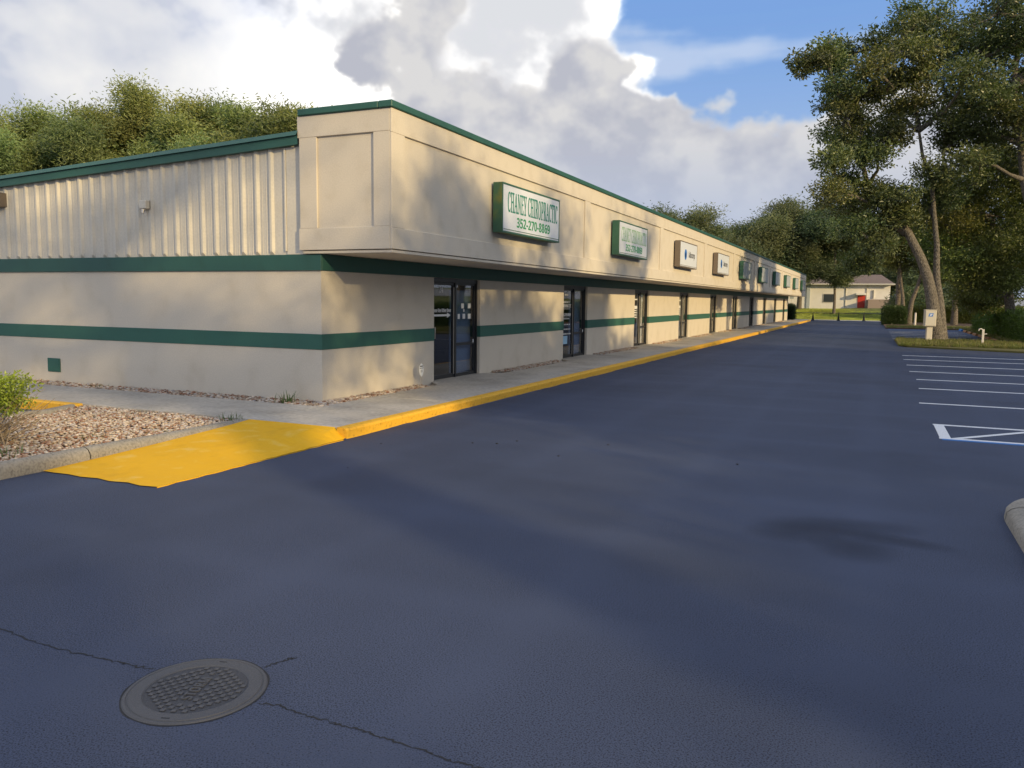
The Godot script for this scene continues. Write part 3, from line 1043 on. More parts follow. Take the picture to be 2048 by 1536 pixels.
func building() -> void:
	var b := thing("strip_mall", "long low beige strip of shops with green bands and a boxy fascia", "building")
	var zs := []
	for k in 10:
		zs.append(-3.68 - 7.53 * k)
	# gable wall
	part(b, "gable_wall", box(Vector3(-16, -0.1, -0.2), Vector3(0, 2.30, 0.0)), M.stucco)
	var up := begin()
	quad(up, Vector3(-16, 2.30, 0.0), Vector3(-0.2, 2.30, 0.0), Vector3(-0.2, 4.42, 0.0), Vector3(-16, 3.72, 0.0))
	quad(up, Vector3(-0.2, 2.30, -0.2), Vector3(-16, 2.30, -0.2), Vector3(-16, 3.72, -0.2), Vector3(-0.2, 4.42, -0.2))
	quad(up, Vector3(-0.2, 2.30, 0.0), Vector3(-0.2, 2.30, -0.2), Vector3(-0.2, 4.42, -0.2), Vector3(-0.2, 4.42, 0.0))
	part(b, "siding_sheet", up.commit(), M.siding)
	# raised ribs of the siding
	var rib_x := -0.985
	while rib_x > -15.8:
		var t := 4.295 - (-0.434 - rib_x) * 0.0424
		var st := begin()
		var pr := [Vector2(-0.058, 0.0), Vector2(-0.02, 0.036), Vector2(0.02, 0.036), Vector2(0.058, 0.0)]
		for k in 3:
			quad(st, Vector3(rib_x + pr[k].x, 2.60, pr[k].y), Vector3(rib_x + pr[k + 1].x, 2.60, pr[k + 1].y), Vector3(rib_x + pr[k + 1].x, t, pr[k + 1].y), Vector3(rib_x + pr[k].x, t, pr[k].y))
		# the closed, sloping foot of the rib
		quad(st, Vector3(rib_x - 0.05, 2.545, 0.001), Vector3(rib_x + 0.05, 2.545, 0.001), Vector3(rib_x + 0.02, 2.60, 0.036), Vector3(rib_x - 0.02, 2.60, 0.036))
		tri(st, Vector3(rib_x + 0.05, 2.545, 0.001), Vector3(rib_x + 0.058, 2.60, 0.0), Vector3(rib_x + 0.02, 2.60, 0.036))
		tri(st, Vector3(rib_x - 0.05, 2.545, 0.001), Vector3(rib_x - 0.02, 2.60, 0.036), Vector3(rib_x - 0.058, 2.60, 0.0))
		for m in [-0.20, -0.11]:   # low stiffening ripples between ribs
			var w := 0.014
			var xr: float = rib_x + m
			quad(st, Vector3(xr - w, 2.55, 0.001), Vector3(xr, 2.55, 0.006), Vector3(xr, t, 0.006), Vector3(xr - w, t, 0.001))
			quad(st, Vector3(xr, 2.55, 0.006), Vector3(xr + w, 2.55, 0.001), Vector3(xr + w, t, 0.001), Vector3(xr, t, 0.006))
		part(b, "siding_rib", st.commit(), M.siding)
		rib_x -= 0.3048
	part(b, "corner_trim", box(Vector3(-0.66, 2.545, 0.002), Vector3(-0.2, 4.27, 0.022), 0.004), M.siding)
	part(b, "corner_trim", box(Vector3(-0.70, 2.60, 0.003), Vector3(-0.664, 4.26, 0.034), 0.004), M.siding)
	# green bands
	part(b, "green_belt", box(Vector3(-16, 2.283, 0.002), Vector3(0.032, 2.543, 0.036), 0.006), M.belt)
	part(b, "green_belt", box(Vector3(0.001, 2.285, -76.3), Vector3(0.03, 2.549, 0.0), 0.006), M.belt)
	part(b, "green_stripe", box(Vector3(-16, 0.992, 0.001), Vector3(0.012, 1.248, 0.012), 0.004), M.green_wall)
	# roof and its green edge
	var rf := begin()
	quad(rf, Vector3(-16.1, 3.80, 0.04), Vector3(-0.3, 4.50, 0.04), Vector3(-0.3, 4.50, -79.1), Vector3(-16.1, 3.80, -79.1))
	quad(rf, Vector3(-16.1, 3.70, -79.1), Vector3(-0.3, 4.40, -79.1), Vector3(-0.3, 4.40, 0.04), Vector3(-16.1, 3.70, 0.04))
	quad(rf, Vector3(-16.1, 3.70, 0.04), Vector3(-0.3, 4.40, 0.04), Vector3(-0.3, 4.50, 0.04), Vector3(-16.1, 3.80, 0.04))
	part(b, "roof", rf.commit(), M.green)
	var tr := begin()
	var sl := 0.0455
	for k in 2:
		var y_hi := 4.508 if k == 0 else 4.425
		var y_lo := 4.428 if k == 0 else 4.29
		var zf := 0.15 if k == 0 else 0.11
		var back := 0.02
		var xa := -16.2
		var xb := -0.345
		var da := (xb - xa) * sl
		quad(tr, Vector3(xa, y_lo - da, zf), Vector3(xb, y_lo, zf), Vector3(xb, y_hi, zf - (0.06 if k == 0 else 0.0)), Vector3(xa, y_hi - da, zf - (0.06 if k == 0 else 0.0)))
		quad(tr, Vector3(xa, y_hi - da, zf - 0.06), Vector3(xb, y_hi, zf - 0.06), Vector3(xb, y_hi + 0.008, back - 0.4), Vector3(xa, y_hi - da + 0.008, back - 0.4))
		quad(tr, Vector3(xa, y_lo - da, back), Vector3(xb, y_lo, back), Vector3(xb, y_lo, zf), Vector3(xa, y_lo - da, zf))
	part(b, "roof_edge", tr.commit(), M.green)
	# closed shell
	part(b, "rear_wall", box(Vector3(-16, -0.1, -76.3), Vector3(-15.8, 3.75, -0.2)), M.stucco)
	part(b, "end_wall", box(Vector3(-15.8, -0.1, -76.3), Vector3(0, 4.3, -76.1)), M.stucco)
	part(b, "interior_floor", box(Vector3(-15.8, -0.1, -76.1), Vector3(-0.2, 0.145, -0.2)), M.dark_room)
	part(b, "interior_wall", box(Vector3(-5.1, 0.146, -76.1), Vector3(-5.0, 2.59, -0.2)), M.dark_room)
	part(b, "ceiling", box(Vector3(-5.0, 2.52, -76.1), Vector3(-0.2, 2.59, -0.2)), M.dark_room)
	# front wall in lengths between the openings
	var z0 := -0.2
	for k in 11:
		var zb: float = zs[k] if k < 10 else -76.1
		part(b, "front_wall", box(Vector3(-0.2, -0.1, zb), Vector3(0, 2.284, z0 if k else -0.2), 0.006 if k else 0.0), M.stucco)
		part(b, "green_stripe", box(Vector3(-0.15, 0.992, zb - 0.004), Vector3(0.012, 1.248, (z0 + 0.004) if k else 0.0), 0.004), M.green_wall)
		if k < 10:
			z0 = zs[k] - 2.11
	part(b, "front_wall", box(Vector3(-0.2, 2.285, -76.1), Vector3(0, 4.40, -0.2)), M.stucco)
	part(b, "front_wall", box(Vector3(-0.199, -0.1, -0.2), Vector3(-0.001, 2.284, -0.199)), M.stucco)
	for k in 10:
		shop_front(b, k, zs[k])
	# boxy fascia
	var zA := 0.093
	var zB := -79.17
	part(b, "fascia_wall", box(Vector3(-0.30, 2.62, zB + 0.035), Vector3(1.385, 4.715, zA - 0.035)), M.trim)
	part(b, "fascia_band", box(Vector3(1.385, 4.362, zB), Vector3(1.42, 4.72, zA), 0.006), M.trim)
	part(b, "fascia_band", box(Vector3(1.385, 2.607, zB), Vector3(1.425, 2.932, zA), 0.006), M.trim)
	part(b, "fascia_band", box(Vector3(-0.362, 4.382, zA - 0.035), Vector3(1.384, 4.72, zA + 0.002), 0.006), M.trim)
	part(b, "fascia_band", box(Vector3(-0.352, 2.607, zA - 0.035), Vector3(1.384, 2.952, zA + 0.004), 0.006), M.trim)
	part(b, "fascia_stile", box(Vector3(-0.33, 2.953, zA - 0.035), Vector3(0.012, 4.381, zA), 0.006), M.trim)
	part(b, "fascia_stile", box(Vector3(1.085, 2.953, zA - 0.035), Vector3(1.384, 4.381, zA), 0.006), M.trim)
	part(b, "fascia_stile", box(Vector3(1.385, 2.933, -0.29), Vector3(1.42, 4.361, zA), 0.006), M.trim)
	for k in 9:
		part(b, "fascia_stile", box(Vector3(1.385, 2.933, -9.28 - 7.82 * k), Vector3(1.42, 4.361, -8.876 - 7.82 * k), 0.006), M.trim)
	part(b, "fascia_stile", box(Vector3(1.385, 2.933, zB), Vector3(1.42, 4.361, -78.8), 0.006), M.trim)
	# lip, coping
	part(b, "fascia_lip", box(Vector3(1.30, 2.548, zB + 0.02), Vector3(1.408, 2.596, zA - 0.02), 0.006), M.trim)
	part(b, "fascia_lip", box(Vector3(-0.30, 2.551, zA - 0.14), Vector3(1.298, 2.596, zA - 0.022), 0.006), M.trim)
	part(b, "coping", box(Vector3(1.20, 4.722, zB - 0.02), Vector3(1.452, 4.828, zA + 0.04), 0.012), M.green)
	part(b, "coping", box(Vector3(-0.33, 4.722, zA - 0.22), Vector3(1.198, 4.826, zA + 0.038), 0.012), M.green)
	part(b, "coping", box(Vector3(-0.33, 4.722, zB - 0.02), Vector3(-0.1, 4.826, zA - 0.222), 0.012), M.green)
	# ribbed soffit under the overhang
	var so := begin()
	var z := zA - 0.15
	while z > zB:
		var p := [[z, 2.575], [z - 0.10, 2.575], [z - 0.13, 2.553], [z - 0.17, 2.553], [z - 0.20, 2.575]]
		for k in 4:
			quad(so, Vector3(-0.02, p[k][1], p[k][0]), Vector3(-0.02, p[k + 1][1], p[k + 1][0]), Vector3(1.30, p[k + 1][1], p[k + 1][0]), Vector3(1.30, p[k][1], p[k][0]))
		z -= 0.20
	part(b, "soffit", so.commit(), M.trim)

func shop_front(b: Node3D, k: int, z0: float) -> void:
	var zd := z0 - 1.05     # door leaf from the near jamb
	var z1 := z0 - 2.11
	var f := begin()
	add_box(f, Vector3(-0.17, 0.13, z0 - 0.045), Vector3(-0.07, 2.284, z0), 0.004)
	add_box(f, Vector3(-0.17, 0.13, zd - 0.06), Vector3(-0.07, 2.284, zd), 0.004)
	add_box(f, Vector3(-0.17, 0.13, z1), Vector3(-0.07, 2.284, z1 + 0.05), 0.004)
	add_box(f, Vector3(-0.17, 2.20, z1 + 0.05), Vector3(-0.07, 2.284, zd - 0.06), 0.004)
	add_box(f, Vector3(-0.17, 2.20, zd), Vector3(-0.07, 2.284, z0 - 0.045), 0.004)
	part(b, "door_frame", f.commit(), M.black_frame)
	var d := part(b, "door", ring_frame(z0 - 0.05, zd + 0.005, 0.16, 2.195, 0.055, -0.145, -0.10), M.black_frame)
	part(d, "door_glass", box(Vector3(-0.127, 0.24, zd + 0.06), Vector3(-0.121, 2.14, z0 - 0.105)), M.glass)
	part(d, "pull_handle", tube_mesh([Vector3(-0.10, 1.03, z0 - 0.13), Vector3(-0.05, 1.03, z0 - 0.13), Vector3(-0.05, 1.26, z0 - 0.13), Vector3(-0.10, 1.26, z0 - 0.13)], [0.011, 0.011, 0.011, 0.011]), M.alu)
	part(d, "hinge_strip", box(Vector3(-0.099, 0.22, zd + 0.012), Vector3(-0.088, 2.10, zd + 0.035), 0.003), M.alu)
	var w := part(b, "side_window", ring_frame(zd - 0.06, z1 + 0.05, 0.145, 2.20, 0.05, -0.15, -0.10, [0.86]), M.black_frame)
	part(w, "window_glass", box(Vector3(-0.127, 0.21, z1 + 0.10), Vector3(-0.121, 2.15, zd - 0.11)), M.glass)
	if k < 2 or k > 4:
		part(w, "blind", box(Vector3(-0.26, 0.16, z1 + 0.02), Vector3(-0.24, 2.04, zd - 0.05)), M.blind)  # added panel that carries the blue reflection behind the pane
		if k < 2:
			part(w, "blind", box(Vector3(-0.262, 0.16, z1 + 0.012), Vector3(-0.242, 0.9, z1 + 0.019)), M.blind)
	else:
		for s in 9:   # white vertical blind, each slat turned a little
			var o := part(w, "blind_slat", box(Vector3(-0.045, 0.16, -0.003), Vector3(0.045, 2.12, 0.003)), M.blind_white, Vector3(-0.24, 0, zd - 0.14 - s * 0.085))
			o.rotation.y = 1.1 + 0.08 * sin(s * 2.3)
	var gx := -0.119
	if k == 0:
		letters(d, "24", "Droid Sans", true, 0.16, 0.13, Vector3(gx, 2.05, z0 - 0.50), FRONT, M.letter_white)
		letters(d, "Please Use Other Door", "Droid Sans", true, 0.82, 0.085, Vector3(gx, 1.61, z0 - 0.53), FRONT, M.letter_white)
		var a := begin()
		for q in [[-0.15, -0.76, 0.022]]:
			quad(a, Vector3(gx + 0.004, 1.505 - q[2], z0 + q[0]), Vector3(gx + 0.004, 1.505 - q[2], z0 + q[1]), Vector3(gx + 0.004, 1.505 + q[2], z0 + q[1]), Vector3(gx + 0.004, 1.505 + q[2], z0 + q[0]))
		tri(a, Vector3(gx + 0.004, 1.445, z0 - 0.76), Vector3(gx + 0.004, 1.505, z0 - 0.92), Vector3(gx + 0.004, 1.565, z0 - 0.76))
		part(d, "arrow", a.commit(), M.letter_white)
		for q in [[1.70, 0.30, 0.12], [1.70, 0.62, 0.13], [1.47, 0.12, 0.10], [1.47, 0.36, 0.12], [1.47, 0.62, 0.13], [1.60, 0.36, 0.05]]:
			var h := 0.11 if q[0] != 1.60 else 0.06
			part(w, "decal", box(Vector3(gx, q[0] - h / 2, zd - 0.13 - q[1] - q[2] / 2), Vector3(gx + 0.002, q[0] + h / 2, zd - 0.13 - q[1] + q[2] / 2)), M.letter_white)
		part(w, "sticker", box(Vector3(-0.099, 0.87, z1 + 0.13), Vector3(-0.096, 0.95, z1 + 0.17)), M.letter_white)
	elif k == 1:
		letters(d, "CHANEY", "Droid Sans", true, 0.62, 0.065, Vector3(gx, 1.80, z0 - 0.52), FRONT, M.letter_white)
		letters(d, "CHIROPRACTIC", "Droid Sans", true, 0.84, 0.10, Vector3(gx, 1.69, z0 - 0.52), FRONT, M.letter_white)
		letters(d, "352-270-8869", "Droid Sans", true, 0.80, 0.085, Vector3(gx, 1.43, z0 - 0.52), FRONT, M.letter_white)
		for q in [[1.60, 0.6, 0.035], [1.36, 0.78, 0.018], [1.31, 0.62, 0.05], [1.14, 0.72, 0.05], [1.00, 0.74, 0.05], [0.86, 0.82, 0.06], [2.02, 0.24, 0.09]]:
			# lines of small print too fine to read, set as broken bars
			var zz: float = z0 - 0.52 + q[1] / 2
			while zz > z0 - 0.52 - q[1] / 2:
				var l := rng.randf_range(0.02, 0.06)
				part(d, "small_print", box(Vector3(gx, q[0] - q[2] * 0.32, zz - l), Vector3(gx + 0.002, q[0] + q[2] * 0.32, zz)), M.letter_white)
				zz -= l + 0.03
		part(d, "notice", box(Vector3(gx, 0.56, z0 - 0.66), Vector3(gx + 0.002, 0.80, z0 - 0.26)), M.paper)
		part(w, "sticker", box(Vector3(-0.099, 0.87, z1 + 0.11), Vector3(-0.096, 0.95, z1 + 0.16)), M.letter_white)
	elif k == 2 or k == 3:
		for q in [[1.92, 0.5, 0.05], [1.62, 0.5, 0.12], [1.5, 0.4, 0.04], [1.42, 0.5, 0.04], [1.33, 0.45, 0.04], [1.24, 0.5, 0.04]]:
			part(d, "decal", box(Vector3(gx, q[0] - q[2] / 2, z0 - 0.52 - q[1] / 2), Vector3(gx + 0.002, q[0] + q[2] / 2, z0 - 0.52 + q[1] / 2)), M.letter_white)

func signs() -> void:
	var place := ["nearest the gable end", "second from the gable end", "third from the gable end", "fourth from the gable end"]
	for k in 10:
		var z0 := -3.45 - 7.68 * k
		var z1 := z0 - 3.05
		var said: String
		if k < 2:
			said = ["white sign box with rusty green frame nearest the gable end", "white sign box with faded green lettering, second from the gable end"][k]
		elif k < 4:
			said = ["brown-edged white sign box with blue dot logo, nearer of two", "brown-edged white sign box with blue dot logo, farther of two"][k - 2]
		else:
			said = "blank grey sign box in a green frame, %s past the brown-edged signs" % ["first", "second", "third", "fourth", "fifth", "last"][k - 4]
		var s := thing("wall_sign", said, "sign", Vector3(1.425, 3.14, z0), "sign boxes along the fascia")
		var shell: Material = M.sign_brown if k in [2, 3] else M.sign_green
		var st := begin()
		add_box(st, Vector3(0.002, 0, -3.05), Vector3(0.195, 0.95, 0), 0.008)
		part(s, "cabinet", st.commit(), M.sign_faded if k == 0 else shell)
		var fr := begin()
		var t := 0.035
		add_box(fr, Vector3(0.1955, 0, -3.05), Vector3(0.21, t, 0), 0.004)
		add_box(fr, Vector3(0.1955, 0.95 - t, -3.05), Vector3(0.21, 0.95, 0), 0.004)
		add_box(fr, Vector3(0.1955, t, -t), Vector3(0.21, 0.95 - t, 0), 0.004)
		add_box(fr, Vector3(0.1955, t, -3.05), Vector3(0.21, 0.95 - t, -3.05 + t), 0.004)
		part(s, "retainer_frame", fr.commit(), shell)
		part(s, "sign_face", box(Vector3(0.196, t + 0.002, -3.05 + t + 0.002), Vector3(0.204, 0.95 - t - 0.002, -t - 0.002), 0.003), M.sign_white if k < 4 else M.sign_blank)
		part(s, "lower_trim", box(Vector3(0.2045, t + 0.03, -3.05 + t + 0.02), Vector3(0.2095, t + 0.042, -t - 0.02)), shell)
		if k < 2:
			var serif: Material = M.letter_teal if k == 0 else M.letter_pale
			letters(s, "CHANEY CHIROPRACTIC", "Droid Serif", k == 0, 2.66, 0.40, Vector3(0.2045, 0.60, -1.58), FRONT, serif)
			letters(s, "352-270-8869", "Droid Sans", true, 1.78, 0.20, Vector3(0.2045, 0.24, -1.58), FRONT, M.letter_green)
		elif k < 4:
			var l := part(s, "logo_dot", disc(0.20, 24), M.logo_blue, Vector3(0.2055, 0.48, -0.95))
			part(l, "logo_core", disc(0.10, 20), M.logo_navy, Vector3(0.001, -0.02, -0.02))
			letters(s, "labcorp", "Droid Sans", true, 1.10, 0.30, Vector3(0.2045, 0.475, -2.05), FRONT, M.letter_dark)

func disc(r: float, n: int) -> ArrayMesh:
	var st := begin()
	for k in n:
		var a := TAU * k / n
		var b := TAU * (k + 1) / n
		tri(st, Vector3.ZERO, Vector3(0, sin(a), -cos(a)) * r, Vector3(0, sin(b), -cos(b)) * r)
	return st.commit()

func background() -> void:
	# trees behind the low side of the shops
	var olive := lin(0.20, 0.25, 0.095)
	var left := [
		[-43.0, -20.0, 13.2, 6.5, "pale leaning oak at the far left behind the green roof edge"],
		[-42.6, -26.5, 13.6, 6.0, "olive round oak left of the tallest tree behind the roof"],
		[-36.3, -27.4, 15.4, 6.4, "tallest broad olive oak rising behind the green roof edge"],
		[-30.2, -27.6, 14.2, 4.6, "olive oak just right of the tallest tree behind the roof"],
		[-25.2, -25.5, 12.6, 4.4, "smaller olive oak second from the boxy fascia end"],
		[-20.2, -24.2, 11.9, 3.9, "small sparse oak right beside the boxy fascia end"]]
	for k in left.size():
		var q = left[k]
		simple_tree("oak_tree", q[4], "oaks behind the shops", q[0], q[1], 0.0, q[2], q[3], {"seed": 20 + k, "n": 44, "subs": 8, "per": 30, "size": 1.1, "color": olive, "low": 0.16, "shrink": 0.72, "sprig": SPRIG.fine, "leaf": M.leaf_soft, "tuft": 0.68, "flat": 0.8})
	# trees past the far end of the shops
	var green := lin(0.125, 0.160, 0.080)
	var far := [
		[-15.5, -88.0, 13.4, 5.2, "pale feathery tree first to show above the far coping"],
		[-10.4, -92.0, 12.2, 5.4, "bright green tree second above the far coping"],
		[-6.8, -97.0, 13.4, 5.6, "dark spreading oak third above the far coping"],
		[-3.6, -101.5, 15.4, 6.0, "tall dark oak at the far corner of the shops"],
		[-1.6, -109.0, 14.0, 5.5, "dark oak overhanging the far corner of the shops"]]
	for k in far.size():
		var q = far[k]
		simple_tree("oak_tree", q[4], "oaks past the far end of the shops", q[0], q[1], 0.3, q[2], q[3], {"seed": 40 + k, "n": 26, "subs": 7, "per": 26, "size": 1.7, "color": green, "low": 0.2, "sprig": SPRIG.fine, "leaf": M.leaf_soft, "tuft": 0.68, "flat": 0.8})
	var pts := []
	for k in 8:
		pts.append(Vector3(3.38 - 0.03 * k + 0.05 * sin(k), 0.65 + 1.25 * k, -100.0))
	var r := RandomNumberGenerator.new()
	r.seed = 4
	var cl := auto_clumps(Vector3(2.4, 10.2, -99), Vector3(4.2, 4.0, 4.2), 24, 1.2, 1.9, r)
	for q in [Vector4(0.2, 6.2, -98, 1.0), Vector4(-0.6, 5.2, -98, 0.7), Vector4(4.4, 5.6, -99, 0.9), Vector4(5.6, 6.4, -99, 0.8), Vector4(2.0, 6.0, -98.5, 0.9), Vector4(3.9, 4.9, -99.4, 0.6)]:
		cl.append(q)
	tree("oak_tree", "dark drooping tree with slim pale trunk on the far lawn", "oaks past the far end of the shops", Vector3(3.38, 0.65, -100), [pts], 0.15, cl, {"seed": 61, "subs": 7, "per": 26, "size": 1.6, "color": green, "sprig": SPRIG.fine, "leaf": M.leaf_soft, "fork": 4.0, "droop": 0.5, "bark": M.bark_pale})
	var beyond := [
		[6.8, -139.0, 11.5, 6.0, "dark tree behind the brown roof, left of its ridge end"],
		[-2.0, -146.0, 13.6, 7.0, "tall tree behind the left part of the brown roof"],
		[14.0, -137.0, 12.5, 6.5, "dark tree behind the right end of the brown roof"],
		[21.0, -147.0, 11.5, 6.0, "tree line oak left of the pale road on the rise"],
		[29.0, -150.0, 11.5, 6.5, "tree line oak beyond the pale road on the rise"],
		[37.0, -147.0, 12.5, 6.5, "tree line oak at the far right beyond the pale road"]]
	for k in beyond.size():
		var q = beyond[k]
		simple_tree("oak_tree", q[4], "tree line beyond the far buildings", q[0], q[1], 0.9 if q[0] < 20 else 3.6, q[2], q[3], {"seed": 70 + k, "n": 26, "subs": 6, "per": 24, "size": 2.2, "color": green, "low": 0.02, "sprig": SPRIG.fine, "leaf": M.leaf_soft, "tuft": 0.7, "flat": 0.8})
	var low := [[12.5, -93.0, 2.5, 2.6, "round bush beyond the far island, nearer the lawn"], [16.5, -96.0, 3.2, 3.0, "round bush beyond the far island, farther from the lawn"]]
	for k in low.size():
		var q = low[k]
		simple_tree("round_bush", q[4], "bushes beyond the far island", q[0], q[1], 0.3, q[2], q[3], {"seed": 90 + k, "n": 20, "subs": 7, "per": 22, "size": 1.6, "color": green, "low": 0.02, "sprig": SPRIG.fine, "leaf": M.leaf_soft, "tuft": 0.68, "flat": 0.8, "r0": 0.1})
	far_building()

func far_building() -> void:
	var h := thing("cream_building", "low cream building with brown hipped roof and red door across the lawn", "building", Vector3(4, 1.0, -118))
	part(h, "wall", box(Vector3(-44, -0.5, -12), Vector3(6.0, 3.75, 0)), M.cream)
	var rf := begin()
	quad(rf, Vector3(-45, 3.75, 0.7), Vector3(6.6, 3.75, 0.7), Vector3(4.7, 5.3, -5.6), Vector3(-40, 5.3, -5.6))
	quad(rf, Vector3(6.6, 3.75, -12.7), Vector3(-45, 3.75, -12.7), Vector3(-40, 5.3, -5.6), Vector3(4.7, 5.3, -5.6))
	tri(rf, Vector3(6.6, 3.75, 0.7), Vector3(6.6, 3.75, -12.7), Vector3(4.7, 5.3, -5.6))
	quad(rf, Vector3(-45, 3.745, 0.7), Vector3(-45, 3.745, -12.7), Vector3(6.6, 3.745, -12.7), Vector3(6.6, 3.745, 0.7))
	part(h, "roof", rf.commit(), M.roof_brown)
	part(h, "gutter", box(Vector3(-45, 3.62, 0.70), Vector3(6.6, 3.82, 0.82), 0.02), M.house_trim)
	part(h, "pilaster", box(Vector3(-5.35, -0.4, 0.001), Vector3(-4.85, 3.6, 0.15), 0.02), M.pilaster)
	part(h, "downpipe", tube_mesh([Vector3(0.1, -0.1, 0.08), Vector3(0.1, 3.6, 0.08)], [0.05, 0.05]), M.house_trim)
	part(h, "downpipe", tube_mesh([Vector3(2.9, -0.1, 0.08), Vector3(2.9, 3.6, 0.08)], [0.05, 0.05]), M.house_trim)
	part(h, "vent_pipe", tube_mesh([Vector3(3.85, 1.7, 0.14), Vector3(3.85, 2.9, 0.14)], [0.10, 0.10]), M.house_trim)
	var d := part(h, "door", box(Vector3(1.72, 0.22, 0.002), Vector3(2.72, 2.12, 0.07), 0.01), M.red, Vector3.ZERO, "bright red door")
	part(d, "door_handle", box(Vector3(2.58, 1.1, 0.07), Vector3(2.64, 1.22, 0.12), 0.01), M.alu)
	part(h, "canopy", box(Vector3(1.5, 2.15, 0.001), Vector3(2.8, 2.45, 1.15), 0.03), M.cream)
	part(h, "doorstep", box(Vector3(1.4, -0.35, 0.001), Vector3(2.9, 0.20, 1.2), 0.03), M.annex)
	part(h, "wing_wall", box(Vector3(2.95, -0.3, 0.001), Vector3(3.1, 1.5, 1.6), 0.02), M.annex)
	part(h, "side_wall", box(Vector3(3.12, -0.3, 0.3), Vector3(9.0, 1.55, 1.9), 0.03), M.annex)
	var w := part(h, "window", box(Vector3(-3.05, 1.02, 0.002), Vector3(-1.5, 2.34, 0.06), 0.01), M.house_trim)
	part(w, "pane", box(Vector3(-2.96, 1.10, 0.061), Vector3(-1.6, 2.26, 0.07)), M.window_dark)
	var p := thing("lawn_sign", "small sign on a thin post on the far lawn", "sign", Vector3(-2.9, 0.95, -112))
	part(p, "post", tube_mesh([Vector3(0, -0.1, 0), Vector3(0, 1.75, 0)], [0.03, 0.03]), M.alu)
	part(p, "panel", box(Vector3(-0.28, 1.55, 0.031), Vector3(0.28, 1.95, 0.05), 0.005), M.pilaster)

